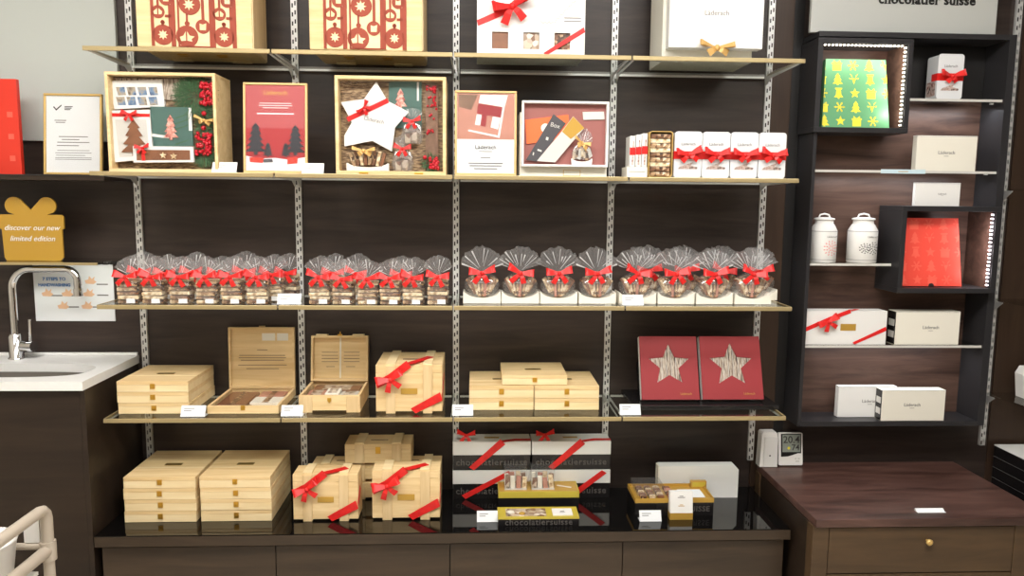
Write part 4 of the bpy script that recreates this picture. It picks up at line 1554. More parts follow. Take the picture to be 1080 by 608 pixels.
def pane_box(name, label, cat, l, t, rr, b, Y, zb, d, fw, m, group=None, rz=0, pane=True, backm='straw', backd=.045):
    x0, x1, zt, _ = rect(l, t, rr, b, Y)
    w, h = x1-x0, zt-zb
    o = thing(name, label, cat, ((x0+x1)/2, Y, zb+.0008), rz, group)
    mb = MB()
    mb.box(-w/2, w/2, 0, d, 0, fw, bev=.0015).box(-w/2, w/2, 0, d, h-fw, h, bev=.0015)
    mb.box(-w/2, -w/2+fw, 0, d, fw, h-fw, bev=.0015).box(w/2-fw, w/2, 0, d, fw, h-fw, bev=.0015)
    mb.box(-w/2+fw, w/2-fw, d-.006, d, fw, h-fw)
    part('frame', mb, m, o)
    if backm:
        part('backing_pad', MB().box(-w/2+fw+.0004, w/2-fw-.0004, backd, d-.0062, fw+.0004, h-fw-.0004), backm, o)
    if pane:
        part('clear_pane', MB().box(-w/2+fw+.0004, w/2-fw-.0004, .003, .0042, fw+.0004, h-fw-.0004), 'pane', o)
    return o, w, h


def crop(ox, oy, sc, Y):
    return lambda x, y: at(ox+x/sc, oy+y/sc, Y)


def flat(name, label, cat, poly, Y, th, m, group=None):
    """upright board, outline given as places (x,z); front at Y-th, back at Y"""
    xs_ = [p.x for p in poly]
    zs2 = [p.z for p in poly]
    cx_, z_ = (min(xs_)+max(xs_))/2, min(zs2)
    o = thing(name, label, cat, (cx_, Y, z_), 0, group)
    part('board', MB().prism([(p.x-cx_, p.z-z_) for p in poly], -th, 0), m, o)
    return o, Vector((cx_, Y, z_))


def face(o, org, polys, m, th, name, up=.0006):
    mb = MB()
    for poly in polys:
        mb.prism([(p.x-org.x, p.z-org.z) for p in poly], -th-up, -th-.00005)
    return part(name, mb, m, o)


def needles(n, rad, ln, seed, spread=(1, 1)):
    rn = random.Random(seed)
    mb = MB()
    for i in range(n):
        a = rn.uniform(0, 2*math.pi)
        q = math.sqrt(rn.random())*rad
        c = Vector((q*math.cos(a)*spread[0], rn.uniform(-.01, .0), q*math.sin(a)*spread[1]))
        t = a+rn.uniform(-1.0, 1.0)
        e = c+Vector((math.cos(t)*ln, rn.uniform(-.012, .002), math.sin(t)*ln))
        mb.band([c, e], [(0, -1, 0)]*2, [.0026, .001], .0008)
    return mb


def berries(pts, r_, seed=0):
    rn = random.Random(seed)
    mb = MB()
    for x, y, z in pts:
        mb.ball((x, y, z), r_*rn.uniform(.8, 1.15), 0, 8, 6)
    return mb


# --- left hamper
YA = -.34
hamp, w, h = pane_box('gift_hamper', 'pine gift hamper with fir garland and tree chocolates, left on second shelf', 'gift hamper', 112.3, 76.5, 228.5, 182, YA, Z2, .165, .011, 'pine')
part('grey_shredded_top', MB().box(-w*.44, w*.2, .038, .0448, h*.74, h*.95), 'sliver', hamp)
Y = YA+.044
A = crop(105, 65, 5.067, Y-.012)


def q4(F, x0, y0, x1, y1, sk=0):
    return [F(x0+sk, y1), F(x1+sk*.5, y1), F(x1, y0), F(x0, y0)]


o, g = flat('photo_calendar', 'white calendar card with eight small landscape pictures in the left hamper', 'card', [A(78, 255), A(348, 240), A(330, 98), A(48, 102)], Y, .010, 'white')
face(o, g, [[A(x+7+5, y+46), A(x+49+5, y+44), A(x+46, y), A(x, y+1)] for y in (135, 188) for x in (86, 142, 200, 258)], 'photo', .010, 'small_pictures')
Y2 = Y-.011
A2 = crop(105, 65, 5.067, Y2-.010)
o, g = flat('tree_chocolate_box', 'white box with chocolate fir tree and red ribbon in the left hamper', 'chocolate box', [A2(84, 538), A2(288, 520), A2(268, 258), A2(58, 262)], Y2, .012, 'white')
face(o, g, [[A2(108, 512), A2(268, 500), A2(250, 308), A2(84, 310)]], 'silver', .012, 'window_sheet')
mb = MB()
c0, c1 = A2(190, 505), A2(185, 310)
mb.prism([(x-g.x, z-g.z) for x, z in tree_poly((c0.x+c1.x)/2, c0.z, (A2(262, 400).x-A2(118, 400).x), c1.z-c0.z, 4)], -.0165, -.0127)
part('chocolate_tree', mb, 'milk', o, 'brown chocolate fir tree')
l0, l1 = A2(60, 285), A2(270, 288)
part('ribbon', MB().band([(l0.x-g.x, -.0128, l0.z-g.z), (l1.x-g.x, -.0128, l1.z-g.z)], [(0, -1, 0)]*2, .011), 'red', o)
c0 = A2(165, 285)
bow(o, (c0.x-g.x, -.015, c0.z-g.z), .026, 0)
A3 = crop(105, 65, 5.067, Y2-.008)
o, g = flat('greeting_card', 'sage green striped card with pink fir tree in the left hamper', 'card', [A3(290, 455), A3(500, 450), A3(490, 245), A3(270, 240)], Y2-.0005, .008, 'sage')
face(o, g, [[A3(478, 370), A3(496, 370), A3(490, 248), A3(474, 248)], [A3(276, 400), A3(372, 412), A3(372, 398), A3(274, 384)]], 'white', .008, 'white_border')
face(o, g, [[A3(x, y+6), A3(x+70, y-18), A3(x+70, y-23), A3(x, y+1)] for y in (300, 330, 360, 440) for x in (405,)], 'pineneedle', .008, 'stripes')
c0, c1 = A3(385, 420), A3(378, 285)
part('pink_tree', MB().prism([(x-g.x, z-g.z) for x, z in tree_poly((c0.x+c1.x)/2, c0.z, A3(425, 400).x-A3(345, 400).x, c1.z-c0.z, 4)], -.012, -.0082), 'ruby', o)
A4 = crop(105, 65, 5.067, Y2-.022)
o, g = flat('star_chocolate_bar', 'long white boxed chocolate bar with two stars in the left hamper', 'chocolate bar', [A4(182, 540), A4(505, 538), A4(500, 455), A4(178, 452)], Y2-.0125, .011, 'white')
face(o, g, [[A4(200, 528), A4(486, 526), A4(484, 474), A4(198, 472)]], 'milk', .011, 'chocolate_face')
mb = MB()
for cx_, cz_ in ((342, 502), (398, 506)):
    c0 = A4(cx_, cz_)
    mb.prism([(x-g.x, z-g.z) for x, z in star_poly(c0.x, c0.z, .0125, .0055)], -.015, -.0118)
part('white_stars', mb, 'chocw', o)
c0 = A4(232, 462)
bow(o, (c0.x-g.x, -.014, c0.z-g.z), .024, 1)
rb = A4(238, 530)
part('ribbon', MB().band([(c0.x-g.x, -.0119, c0.z-g.z), (rb.x-g.x, -.0119, rb.z-g.z)], [(0, -1, 0)]*2, .012), 'red', o)
# garland
Ag = crop(105, 65, 5.067, YA+.025)
c0 = Ag(560, 330)
zb = Ag(560, 545).z
o = thing('fir_garland', 'fir twig garland with red berries and gold bow in the left hamper', 'garland', (c0.x, YA+.04, zb))


def gl(x, y, dy=-.012):
    p = Ag(x, y)
    return (p.x-c0.x, dy, p.z-zb)


part('fir_twigs', needles(420, .055, .034, 1, (1.0, .95)), 'pineneedle', o, None, gl(510, 185, -.004))
part('fir_twigs', needles(200, .03, .024, 2, (1.0, .8)), 'pineneedle', o, None, gl(555, 505, -.004))
part('fir_twigs', needles(200, .028, .024, 3, (.7, 2.4)), 'pineneedle', o, None, gl(560, 340, -.002))
rn = random.Random(4)
for bx_, by_, n_, sx_, sy_ in ((575, 170, 34, 34, 62), (560, 440, 30, 40, 60)):
    part('berry_cluster', berries([gl(bx_+rn.uniform(-sx_, sx_), by_+rn.uniform(-sy_, sy_), -.018-rn.random()*.006) for _ in range(n_*2)], .006), 'berry', o, 'cluster of small red berries')
for bx_, by_ in ((558, 278), (555, 355), (575, 470)):
    part('red_bauble', MB().ball(gl(bx_, by_, -.016), .0085, 0, 12, 8), 'berry', o)
bow(o, gl(560, 315, -.012), .034, 0, (0, R(10), 0), BOWG, 'gold mesh bow')

# --- second hamper
YB = -.345
hamp, w, h = pane_box('gift_hamper', 'pine gift hamper with white star box and chocolates, second shelf', 'gift hamper', 353.5, 80.5, 470.5, 186, YB, Z2, .165, .012, 'pine')
for q in (-.25, .25):
    part('hinge', MB().box(q*w-.016, q*w+.016, -.0025, -.0002, -.0005, .008, bev=.001), 'gold', hamp)
Y = YB+.044
B = crop(345, 70, 5.067, Y-.006)
o, g = flat('green_carton', 'sage green carton at the upper right inside the second hamper', 'box', [B(330, 330), B(505, 330), B(505, 82), B(330, 82)], Y, .006, 'sage')
face(o, g, [[B(480, 185), B(490, 185), B(490, 84), B(480, 84)]], 'white', .006, 'white_edge')
c0, c1 = B(393, 225), B(393, 118)
part('pink_tree', MB().prism([(x-g.x, z-g.z) for x, z in tree_poly(c0.x, c0.z, B(428, 200).x-B(358, 200).x, c1.z-c0.z, 3)], -.010, -.0062), 'ruby', o)
YS = Y-.009
B2 = crop(345, 70, 5.067, YS-.012)
star = [B2(*p) for p in ((262, 82), (322, 184), (436, 244), (362, 328), (346, 455), (240, 398), (92, 428), (92, 370), (132, 300), (74, 192), (196, 176))]
o, g = flat('star_gift_box', 'large white star-shaped box with red ribbon in the second hamper', 'gift box', star[::-1], YS, .012, 'white')
p0, p1 = B2(108, 285), B2(326, 182)
part('ribbon', MB().band([(p0.x-g.x, -.0124, p0.z-g.z), (p1.x-g.x, -.0124, p1.z-g.z)], [(0, -1, 0)]*2, .017), 'red', o)
c0 = B2(200, 222)
bow(o, (c0.x-g.x, -.015, c0.z-g.z), .026, 2, (0, R(-60), 0))
c0 = B2(250, 288)
lettering(BRAND, .02, 'grey', o, (c0.x-g.x, -.0126, c0.z-g.z), (0, R(12), 0), shear=.1)
B3 = crop(345, 70, 5.067, YS-.03)
b0, b1 = B3(104, 538), B3(330, 538)
o = thing('chocolate_tray', 'small white tray of chocolate bars with gold bow in the second hamper', 'chocolate bag', ((b0.x+b1.x)/2, YS-.0135, Z2+.0135))
tw = b1.x-b0.x
P_ = [(-tw/2, 0), (tw/2, 0), (tw/2, .026)]+[(tw*.48*math.cos(R(a)), .03-.018*math.sin(R(a))) for a in range(10, 171, 16)]+[(-tw/2, .026)]
part('tray', MB().prism(P_, -.018, -.0002), 'cream', o)
for i in range(8):
    part('chocolate_slab', MB().box(-.0055, .0055, -.008, .006, -.026, .026, bev=.002), ['choc', 'chocd', 'chocw', 'milk'][i % 4], o, None, (-tw*.36+i*tw*.72/7, -.01, .038+.008*math.sin(i/7*math.pi)), (0, R(-18+i*5), 0))
bow(o, (-tw*.08, -.022, .068), .04, 0, (0, 0, 0), BOWG, 'gold bow')
B4 = crop(345, 70, 5.067, YB+.02)
for (cx_, cy_, lb, k) in ((405, 455, 'clear sweets bag with red bow at the bottom of the second hamper', 0), (455, 330, 'clear bag with small red bow beside the star box tip in the second hamper', 1)):
    b0 = B4(cx_, cy_+85)
    o = thing('sweets_bag', lb, 'chocolate bag', (b0.x, YB+.022, Z2+.0135 if k == 0 else b0.z))
    part('sweets', MB().box(-.02, -.004, -.006, .006, .001, .026, bev=.004).box(-.003, .014, -.006, .006, .0015, .03, bev=.004).box(-.016, .01, -.006, .006, .031, .044, bev=.004), 'mix', o)
    part('cellophane_wrap', shell_mesh([(.024, .008, 0), (.03, .011, .02), (.024, .009, .048), (.008, .004, .058)]), None, o)
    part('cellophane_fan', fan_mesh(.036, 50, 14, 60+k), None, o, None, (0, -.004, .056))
    bow(o, (0, -.008, .056), .022, k)
    o.scale = (1.35, 1, 1.4)
o = thing('berry_twig', 'fir twig with red berries in the lower right of the second hamper', 'garland', (B4(555, 535).x, YB+.03, Z2+.0135))
part('fir_twigs', needles(110, .026, .016, 8), 'pineneedle', o, None, (0, 0, .03))
rn = random.Random(9)
part('berry_cluster', berries([(rn.uniform(-.006, .026), -.012-rn.random()*.006, .03+rn.uniform(-.02, .022)) for _ in range(34)], .006), 'berry', o)
part('red_bauble', MB().ball((-.022, -.012, .05), .008, 0, 12, 8), 'berry', o)
o = thing('red_sweets_strip', 'clear strip of red sweets along the right of the second hamper', 'chocolate bag', (B4(560, 380).x, YB+.036, Z2+.0135))
zz = B4(560, 95).z-Z2-.0135
part('card_strip', MB().box(-.024, .022, 0, .006, 0, zz), 'brownp', o)
mb = MB()
for i in range(40):
    mb.ball((rn.uniform(-.018, .016), -.004, zz-.005-rn.random()**1.5*zz*.55), .0045, 0, 8, 6)
part('sweets', mb, 'berry', o)
part('clear_sleeve', MB().box(-.0245, .0225, -.0095, .0062, .0, zz+.001), 'pane', o)

# --- white drawer box with mixed gifts
YD = -.345
x0, x1, zt, zb_ = rect(548, 118, 640.5, 186, YD+.03)
r = thing('gift_drawer_box', 'white and cream gift box opened to show mixed chocolates, second shelf', 'gift box', ((x0+x1)/2, YD+.03, Z2+.0008))
w = x1-x0
hb_ = at(595, 119, YD+.03).z-Z2
part('base', MB().box(-w/2, w/2, .0, .14, 0, hb_-.001, bev=.001), 'cream', r, 'cream lower box')
fx0, fx1, fzt, fzb = rect(550.3, 106.6, 642, 176, YD)
cx_ = (x0+x1)/2
fw = .008
zo = Z2+.0008
X0_, X1_, Zb_, Zt_ = fx0-cx_, fx1-cx_, fzb-zo, fzt-zo
mb = MB()
dpt = .028
mb.box(X0_, X1_, -.03, -.0003, Zb_, Zb_+fw, bev=.001).box(X0_, X1_, -.03, -.0003, Zt_-fw, Zt_, bev=.001)
mb.box(X0_, X0_+fw, -.03, -.0003, Zb_+fw, Zt_-fw, bev=.001).box(X1_-fw, X1_, -.03, -.0003, Zb_+fw, Zt_-fw, bev=.001)
mb.box(X0_+fw, X1_-fw, -.005, -.0003, Zb_+fw, Zt_-fw)
part('front_tray', mb, 'white', r, 'white raised tray')
part('tray_liner', MB().box(X0_+fw+.0003, X1_-fw-.0003, -.0065, -.0052, Zb_+fw+.0003, Zt_-fw-.0003), 'liner', r)
part('sticker', MB().box(w*.0, w*.2, -.0006, 0, .002, .024), 'goldframe', r, 'gold outlined sticker')
part('sticker_face', MB().box(w*.008, w*.192, -.001, -.0007, .004, .022), 'cream', r)
Y = YD+.0225
D_ = crop(475, 85, 5.789, Y-.004)
o, g = flat('orange_chocolate_bar', 'orange boxed bar at the left of the opened white gift box', 'chocolate bar', [D_(466, 388), D_(735, 350), D_(720, 208), D_(456, 240)], Y, .004, 'orange')
c0 = D_(580, 290)
part('pale_disc', MB().prism(disc_poly(c0.x-g.x, c0.z-g.z, .016), -.0046, -.0041), 'cream', o)
D2 = crop(475, 85, 5.789, Y-.010)
o, g = flat('dark_box', 'dark grey slanted chocolate box lettered Box in the opened white gift box', 'chocolate box', [D2(462, 485), D2(528, 495), D2(705, 262), D2(630, 205)], Y-.0045, .005, 'darkcard')
c0 = D2(640, 275)
lettering('Box', .022, 'silver', o, (c0.x-g.x, -.0056, c0.z-g.z), (0, R(14), 0))
face(o, g, [[D2(582, 362), D2(596, 366), D2(600, 348), D2(586, 344)], [D2(530, 428), D2(556, 436), D2(558, 426), D2(534, 418)], [D2(502, 455), D2(508, 458), D2(512, 440), D2(505, 438)]], 'silver', .005, 'printed_marks')
D3 = crop(475, 85, 5.789, Y-.016)
o, g = flat('silver_gold_bar', 'silver and gold slanted boxed bar in the opened white gift box', 'chocolate bar', [D3(528, 492), D3(640, 500), D3(818, 290), D3(750, 218), D3(680, 310)], Y-.0100, .005, 'silver')
face(o, g, [[D3(682, 312), D3(735, 358), D3(818, 290), D3(750, 220)]], 'goldcard', .005, 'gold_end')
o, g = flat('small_grey_card', 'small pale grey card at the upper right of the opened white gift box', 'card', [D_(812, 240), D_(942, 238), D_(938, 190), D_(808, 192)], Y, .004, 'silver')
D5 = crop(475, 85, 5.789, YD+.012)
b0 = D5(800, 505)
o = thing('sweets_bag', 'clear sweets bag with gold bow in a white dish in the opened gift box', 'chocolate bag', (b0.x, YD+.012, zo+Zb_+fw+.0005))
part('dish', MB().prism([(-.036, 0), (.036, 0), (.038, .014)]+[(.036*math.cos(R(a)), .016-.009*math.sin(R(a))) for a in range(10, 171, 20)]+[(-.038, .014)], -.012, .003), 'white', o)
rn = random.Random(21)
for i in range(7):
    part('sweet', MB().box(-.007, .007, -.004, .004, -.012, .012, bev=.002), ['mix', 'chocd', 'silver', 'chocw'][i % 4], o, None, (-.026+i*.0088, -.005, .026+rn.uniform(-.004, .006)), (0, R(rn.uniform(-30, 30)), 0))
part('cellophane_wrap', shell_mesh([(.03, .006, .012), (.038, .008, .026), (.03, .007, .042), (.008, .004, .052)]), None, o, None, (0, -.004, 0))
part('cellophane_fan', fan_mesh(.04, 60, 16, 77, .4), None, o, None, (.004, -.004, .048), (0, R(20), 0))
bow(o, (.0, -.008, .05), .03, 0, (0, R(15), 0), BOWG, 'gold bow')
o.scale = (1.0, 1, 1.5)

# --- posters
o, w, h = leaning('fir_tree_poster', 'gold framed red poster with dark fir trees and snow', 'poster', 255, 86.5, 323, 181, -.31, Z2+.0008, 5)
picture_frame(o, w, h, .008, ('lightframe', 'poster'), .014)
mb = MB()
y0, y1 = .0053, .0059
mb.box(-w/2+.009, w/2-.009, y0, y1, h*.5, h-.009, 0)
part('pink_sky_print', mb, 'pinkposter', o)
mb = MB()
for cx_, z_, ww, hh in ((-.31, .2, .34, .36), (-.12, .18, .18, .16), (.16, .18, .18, .16), (.31, .2, .32, .34)):
    mb.prism(tree_poly(cx_*w, z_*h, ww*w, hh*h, 5), .0046, .0052)
part('fir_tree_print', mb, 'firprint', o)
part('snow_print', MB().prism([(-w/2+.009, .009), (w/2-.009, .009), (w/2-.009, h*.18), (w*.2, h*.15), (0, h*.17), (-w*.25, h*.16), (-w/2+.009, h*.19)], .0040, .0045), 'paper', o)
mb = MB().prism([(-w*.4, h*.12), (-w*.2, h*.11), (-w*.18, h*.165), (-w*.41, h*.175)], .0034, .0039).prism([(w*.18, h*.1), (w*.34, h*.11), (w*.35, h*.18), (w*.19, h*.17)], .0034, .0039)
part('gift_print', mb, 'redboard', o)
part('slate_gift_print', MB().prism([(-w*.19, h*.115), (-w*.04, h*.12), (-w*.05, h*.16), (-w*.2, h*.155)], .0034, .0039), 'darkcard', o)
lettering(BRAND, .0235, 'goldcard', o, (0, .0046, h*.89))
lines(o, [(0, h*.775, w*.5, .0022), (0, h*.75, w*.52, .0022), (0, h*.725, w*.4, .0022), (0, h*.66, w*.58, .004)], 'paper', .0046)

o, w, h = leaning('product_poster', 'gold framed poster with picture of an open gift box above white text', 'poster', 479.5, 95.3, 545, 186, -.335, Z2+.0008, 3)
picture_frame(o, w, h, .008, ('lightframe', 'paper'), .014)
hp = h*.43
part('photo_print', MB().box(-w/2+.009, w/2-.009, .0052, .0058, hp, h-.009), 'tan', o)


def pp(x, y): return (-w/2+(x-25)/380*w, h*(1-(y-60)/525))


def pl(*p): return [pp(*q) for q in p]


part('straw_print', MB().prism(pl((50, 85), (165, 85), (125, 180), (50, 160)), .0047, .0051), 'brownp', o)
mb = MB().prism(pl((182, 85), (350, 85), (330, 160), (170, 135)), .0043, .0047).prism(pl((105, 310), (300, 350), (330, 160), (318, 158), (290, 335), (112, 298)), .0038, .0042).prism(pl((245, 285), (290, 298), (305, 225), (258, 218)), .0038, .0042).prism(pl((148, 270), (180, 275), (190, 210), (160, 205)), .0038, .0042)
part('box_print', mb, 'white', o)
part('box_inside_print', MB().prism(pl((170, 138), (328, 162), (315, 225), (160, 200)), .0043, .0047).prism(pl((182, 278), (215, 283), (222, 210), (192, 206)), .0038, .0042), 'redbox', o)
part('box_front_print', MB().prism(pl((112, 262), (290, 298), (288, 335), (108, 300)), .0036, .0041), 'tan', o)
lettering(BRAND, .021, 'ink', o, (0, .0046, h*.335))
lines(o, [(0, h*.285, w*.22, .0022), (0, h*.21, w*.16, .003), (0, h*.145, w*.56, .0032), (0, h*.115, w*.52, .0032), (0, h*.08, w*.38, .0032)], 'grey', .0046)

# --- white tins with red bows
TG = 'white chocolate tins with red bows on the second shelf'


def rr_poly(w, h, q, n=5):
    P_ = []
    for cx_, cz_, a0 in ((w/2-q, q, -90), (w/2-q, h-q, 0), (-w/2+q, h-q, 90), (-w/2+q, q, 180)):
        P_ += [(cx_+q*math.cos(R(a0+90*i/n)), cz_+q*math.sin(R(a0+90*i/n))) for i in range(n+1)]
    return P_


def tin(name, label, w, h, d, loc, k, group=TG, rz=0):
    r = thing(name, label, 'chocolate tin', loc, rz, group)
    part('body', MB().prism(rr_poly(w-.002, h-.002, .011), .006, d), 'tinwhite', r)
    part('lid', MB().prism(rr_poly(w, h, .012), 0, .0058), 'tinwhite', r)
    part('chocolate_picture', MB().prism([(-w*.36, h*.19), (w*.34, h*.19), (w*.36, h*.23), (w*.1, h*.27), (w*.2, h*.34), (w*.02, h*.31), (-w*.1, h*.28), (-w*.3, h*.24)], -.0006, -.0001), 'tinprint', r)
    lettering(BRAND, .0145, 'grey', r, (0, -.0006, h*.73))
    mb = MB().band([(-w/2-.0008, d*.5, h*.49), (-w/2-.0008, -.0008, h*.49)], [(-1, 0, 0)]*2, .028)
    mb.band([(-w/2-.0008, -.0009, h*.49), (w/2+.0008, -.0009, h*.49)], [(0, -1, 0)]*2, .028)
    mb.band([(w/2+.0008, -.0008, h*.49), (w/2+.0008, d*.5, h*.49)], [(1, 0, 0)]*2, .028)
    part('ribbon', mb, 'red', r)
    bow(r, (0, -.004, h*.5), w*.44, 0, (0, R(-6+4*k), 0), BOWT[k % 3])
    return r


YT = -.33
x0, x1, zt, _ = rect(711, 139, 740.3, 186, YT)
wt, ht = x1-x0-.001, zt-Z2
for i, (l, rr) in enumerate(((711, 740.3), (740.3, 770), (770, 799.6), (799.7, 829))):
    a, b = at(l, 165, YT), at(rr, 165, YT)
    tin('chocolate_tin', f'white tin with red bow, {NTH[i]} from the left of four upright tins', wt, ht, .07, ((a.x+b.x)/2, YT, Z2+.0008), i)
# open brown tin
a, b = at(684, 165, YT), at(709.6, 165, YT)
w = b.x-a.x-.001
r = thing('open_chocolate_tin', 'open tin showing stacked chocolate slabs left of the white tins', 'chocolate tin', ((a.x+b.x)/2, YT, Z2+.0008))
o_, i_ = rr_poly(w, ht, .012), rr_poly(w-.006, ht-.006, .010)
n = len(o_)
i_ = [(x, z+.003) for x, z in i_]
mb = MB()
vs = [(x, 0, z) for x, z in o_]+[(x, 0, z) for x, z in i_]+[(x, .07, z) for x, z in o_]+[(x, .066, z) for x, z in i_]
fs = []
for q in range(n):
    q2 = (q+1) % n
    fs += [(q, q2, n+q2, n+q), (q, q2, 2*n+q2, 2*n+q), (n+q, n+q2, 3*n+q2, 3*n+q)]
fs += [tuple(range(2*n, 3*n)), tuple(range(3*n, 4*n))]
mb.add(vs, fs)
part('shell', mb, 'goldframe', r, 'golden tin shell')
rn = random.Random(2)
zz = .006
for i in range(9):
    t = (ht-.014)/9
    part('chocolate_slab', MB().box(-w*.42, w*.42, .008, .05, 0, t-.002, bev=.002), ['choc', 'chocd', 'chocw', 'choc', 'chocd', 'chocw', 'choc', 'chocw', 'chocd'][i], r, None, (rn.uniform(-.001, .001), rn.uniform(-.003, .003), zz))
    zz += t
# three tins edge-on on a white base
a, b = at(661, 186, YT), at(682.5, 186, YT)
zb_ = at(670, 176, YT).z
r = thing('display_block', 'low white block under the three edge-on tins', 'stand', ((a.x+b.x)/2, YT, Z2+.0008))
wb = b.x-a.x
part('block', MB().box(-wb/2, wb/2, 0, .1, 0, zb_-Z2-.001, bev=.001), 'cream', r)
part('front_line', MB().box(-wb*.4, wb*.4, -.0005, 0, (zb_-Z2)*.5, (zb_-Z2)*.54), 'grey', r)
for i in range(3):
    a = at(664+i*6.4, 165, YT+.01)
    b = at(670+i*6.4, 165, YT+.01)
    w = b.x-a.x-.0006
    hh_ = at(667+i*6.4, 143.5-i*1.3, YT+.01).z-zb_
    r = thing('chocolate_tin', f'slim white tin seen edge-on on the white block, {["left", "middle", "right"][i]} of three', 'chocolate tin', ((a.x+b.x)/2, YT+.01, zb_+.0005), 0, 'edge-on white tins')
    part('body', MB().box(-w/2, w/2, .0, .08, 0, hh_, bev=.003), 'white', r)
    part('side_picture', MB().prism([(-w*.15, hh_*.05), (w*.2, hh_*.05), (w*.25, hh_*.8), (w*.05, hh_*.85)], -.0006, -.0001), 'tinprint', r)
    part('ribbon', MB().box(-w/2, w/2, -.0012, -.0007, hh_*.38, hh_*.62), 'red', r)

# ================================================================== dark wall cabinet on the right
CY = -.15
CX0, CX1, CZ0, CZ1 = 1.306, 2.088, .63, 2.19
K1X0, K1X1, K1Z0, K1Z1 = 1.296, at(961, 90, -.17).x, at(905, 140, -.17).z, at(905, 40, -.17).z
K2X0, K2X1, K2Z0, K2Z1 = at(949.5, 260, -.19).x, 2.056, at(985, 309.5, -.19).z, at(985, 217.7, -.19).z
r = thing('display_cabinet', 'tall dark open wall cabinet with niches and glass shelves', 'cabinet', ((CX0+CX1)/2, 0, CZ0))
cx = (CX0+CX1)/2
part('back_panel', MB().box(CX0-cx+.014, CX1-cx-.03, -.012, -.0008, .02, CZ1-CZ0-.02), 'niche', r, 'warm brown wood back panel')
part('side_panel', MB().box(CX0-cx, CX0-cx+.0135, CY, -.0008, 0, K1Z0-CZ0-.001), 'frame', r)
part('side_panel', MB().box(CX1-cx-.0295, CX1-cx, CY, -.0008, 0, CZ1-CZ0), 'frame', r)
part('bottom_panel', MB().box(CX0-cx+.014, CX1-cx-.03, CY, -.0008, 0, .0195), 'frame', r)
part('top_panel', MB().box(CX0-cx, CX1-cx-.03, CY, -.0008, max(CZ1-.0195, K1Z1+.001)-CZ0, CZ1-CZ0), 'frame', r)
part('dark_back_board', MB().box(K1X1-cx+.004, CX1-cx-.031, -.016, -.0125, 1.95-CZ0, CZ1-CZ0-.021), 'black', r, 'black upper back board')


def niche(x0, x1, z0, z1, yf, label, group, beads, inner, lamp):
    cx_ = (x0+x1)/2
    o = thing('display_niche', label, 'display niche', (cx_, yf, z0), 0, group)
    w, h, d = x1-x0, z1-z0, -yf-.0165
    t = .02
    mb = MB()
    mb.box(-w/2, w/2, 0, d, 0, t, bev=.0012).box(-w/2, w/2, 0, d, h-t, h, bev=.0012)
    mb.box(-w/2, -w/2+t, 0, d, t, h-t, bev=.0012).box(w/2-t, w/2, 0, d, t, h-t, bev=.0012)
    part('frame', mb, 'frame', o)
    part('inner_back', MB().box(-w/2+t, w/2-t, d-.006, d, t, h-t), inner, o)
    part('inner_lining', MB().box(w/2-t-.0022, w/2-t-.0002, .022, d-.0065, t+.0003, h-t-.0003), 'niche', o, 'wood lining lit by the leds')
    runs = [((w/2-t-.006, .012, t+.004), (w/2-t-.006, .012, h-t-.004))]
    if 'top' in beads:
        runs.append(((-w/2+t+.004, .012, h-t-.005), (w/2-t-.012, .012, h-t-.005)))
    for a, b in runs:
        a, b = Vector(a), Vector(b)
        n = int((b-a).length/.0148)
        vertical = abs(b.z-a.z) > .1
        mb = MB()
        if vertical:
            mb.box(a.x+.003, a.x+.0058, .004, .02, a.z, b.z)
        else:
            mb.box(a.x, b.x, .004, .02, a.z+.002, a.z+.0048)
        st = part('led_strip', mb, 'frame', o)
        mb = MB()
        for i in range(n):
            p = a.lerp(b, (i+.5)/n)
            mb.box(p.x-.003, p.x+.0025, .007, .017, p.z-.0026, p.z+.0018 if not vertical else p.z+.0026, bev=.0008)
        part('led_beads', mb, 'ledw' if lamp[1][2] > .9 else 'led', st, 'row of lit beads')
        for q in (.2, .5, .8):
            p = a.lerp(b, q)
            ld = bpy.data.lights.new('led_glow', 'POINT')
            ld.energy = lamp[0]
            ld.color = lamp[1]
            ld.shadow_soft_size = .02
            lo = bpy.data.objects.new('led_glow', ld)
            COL.objects.link(lo)
            lo.location = (cx_+p.x-(.03 if vertical else 0), yf+.012, z0+p.z-(0 if vertical else .03))
    return o


NG = 'lit box niches of the dark cabinet'
niche(K1X0, K1X1, K1Z0, K1Z1, -.17, 'upper left box niche lit by warm led beads around green panel', NG, ('top', 'side'), 'desk', (.45, (1, .93, .8)))
niche(K2X0, K2X1, K2Z0, K2Z1, -.19, 'lower right box niche with cool led strip around red panel', NG, ('side',), 'niche', (.5, (1, .93, .95)))

# print icons


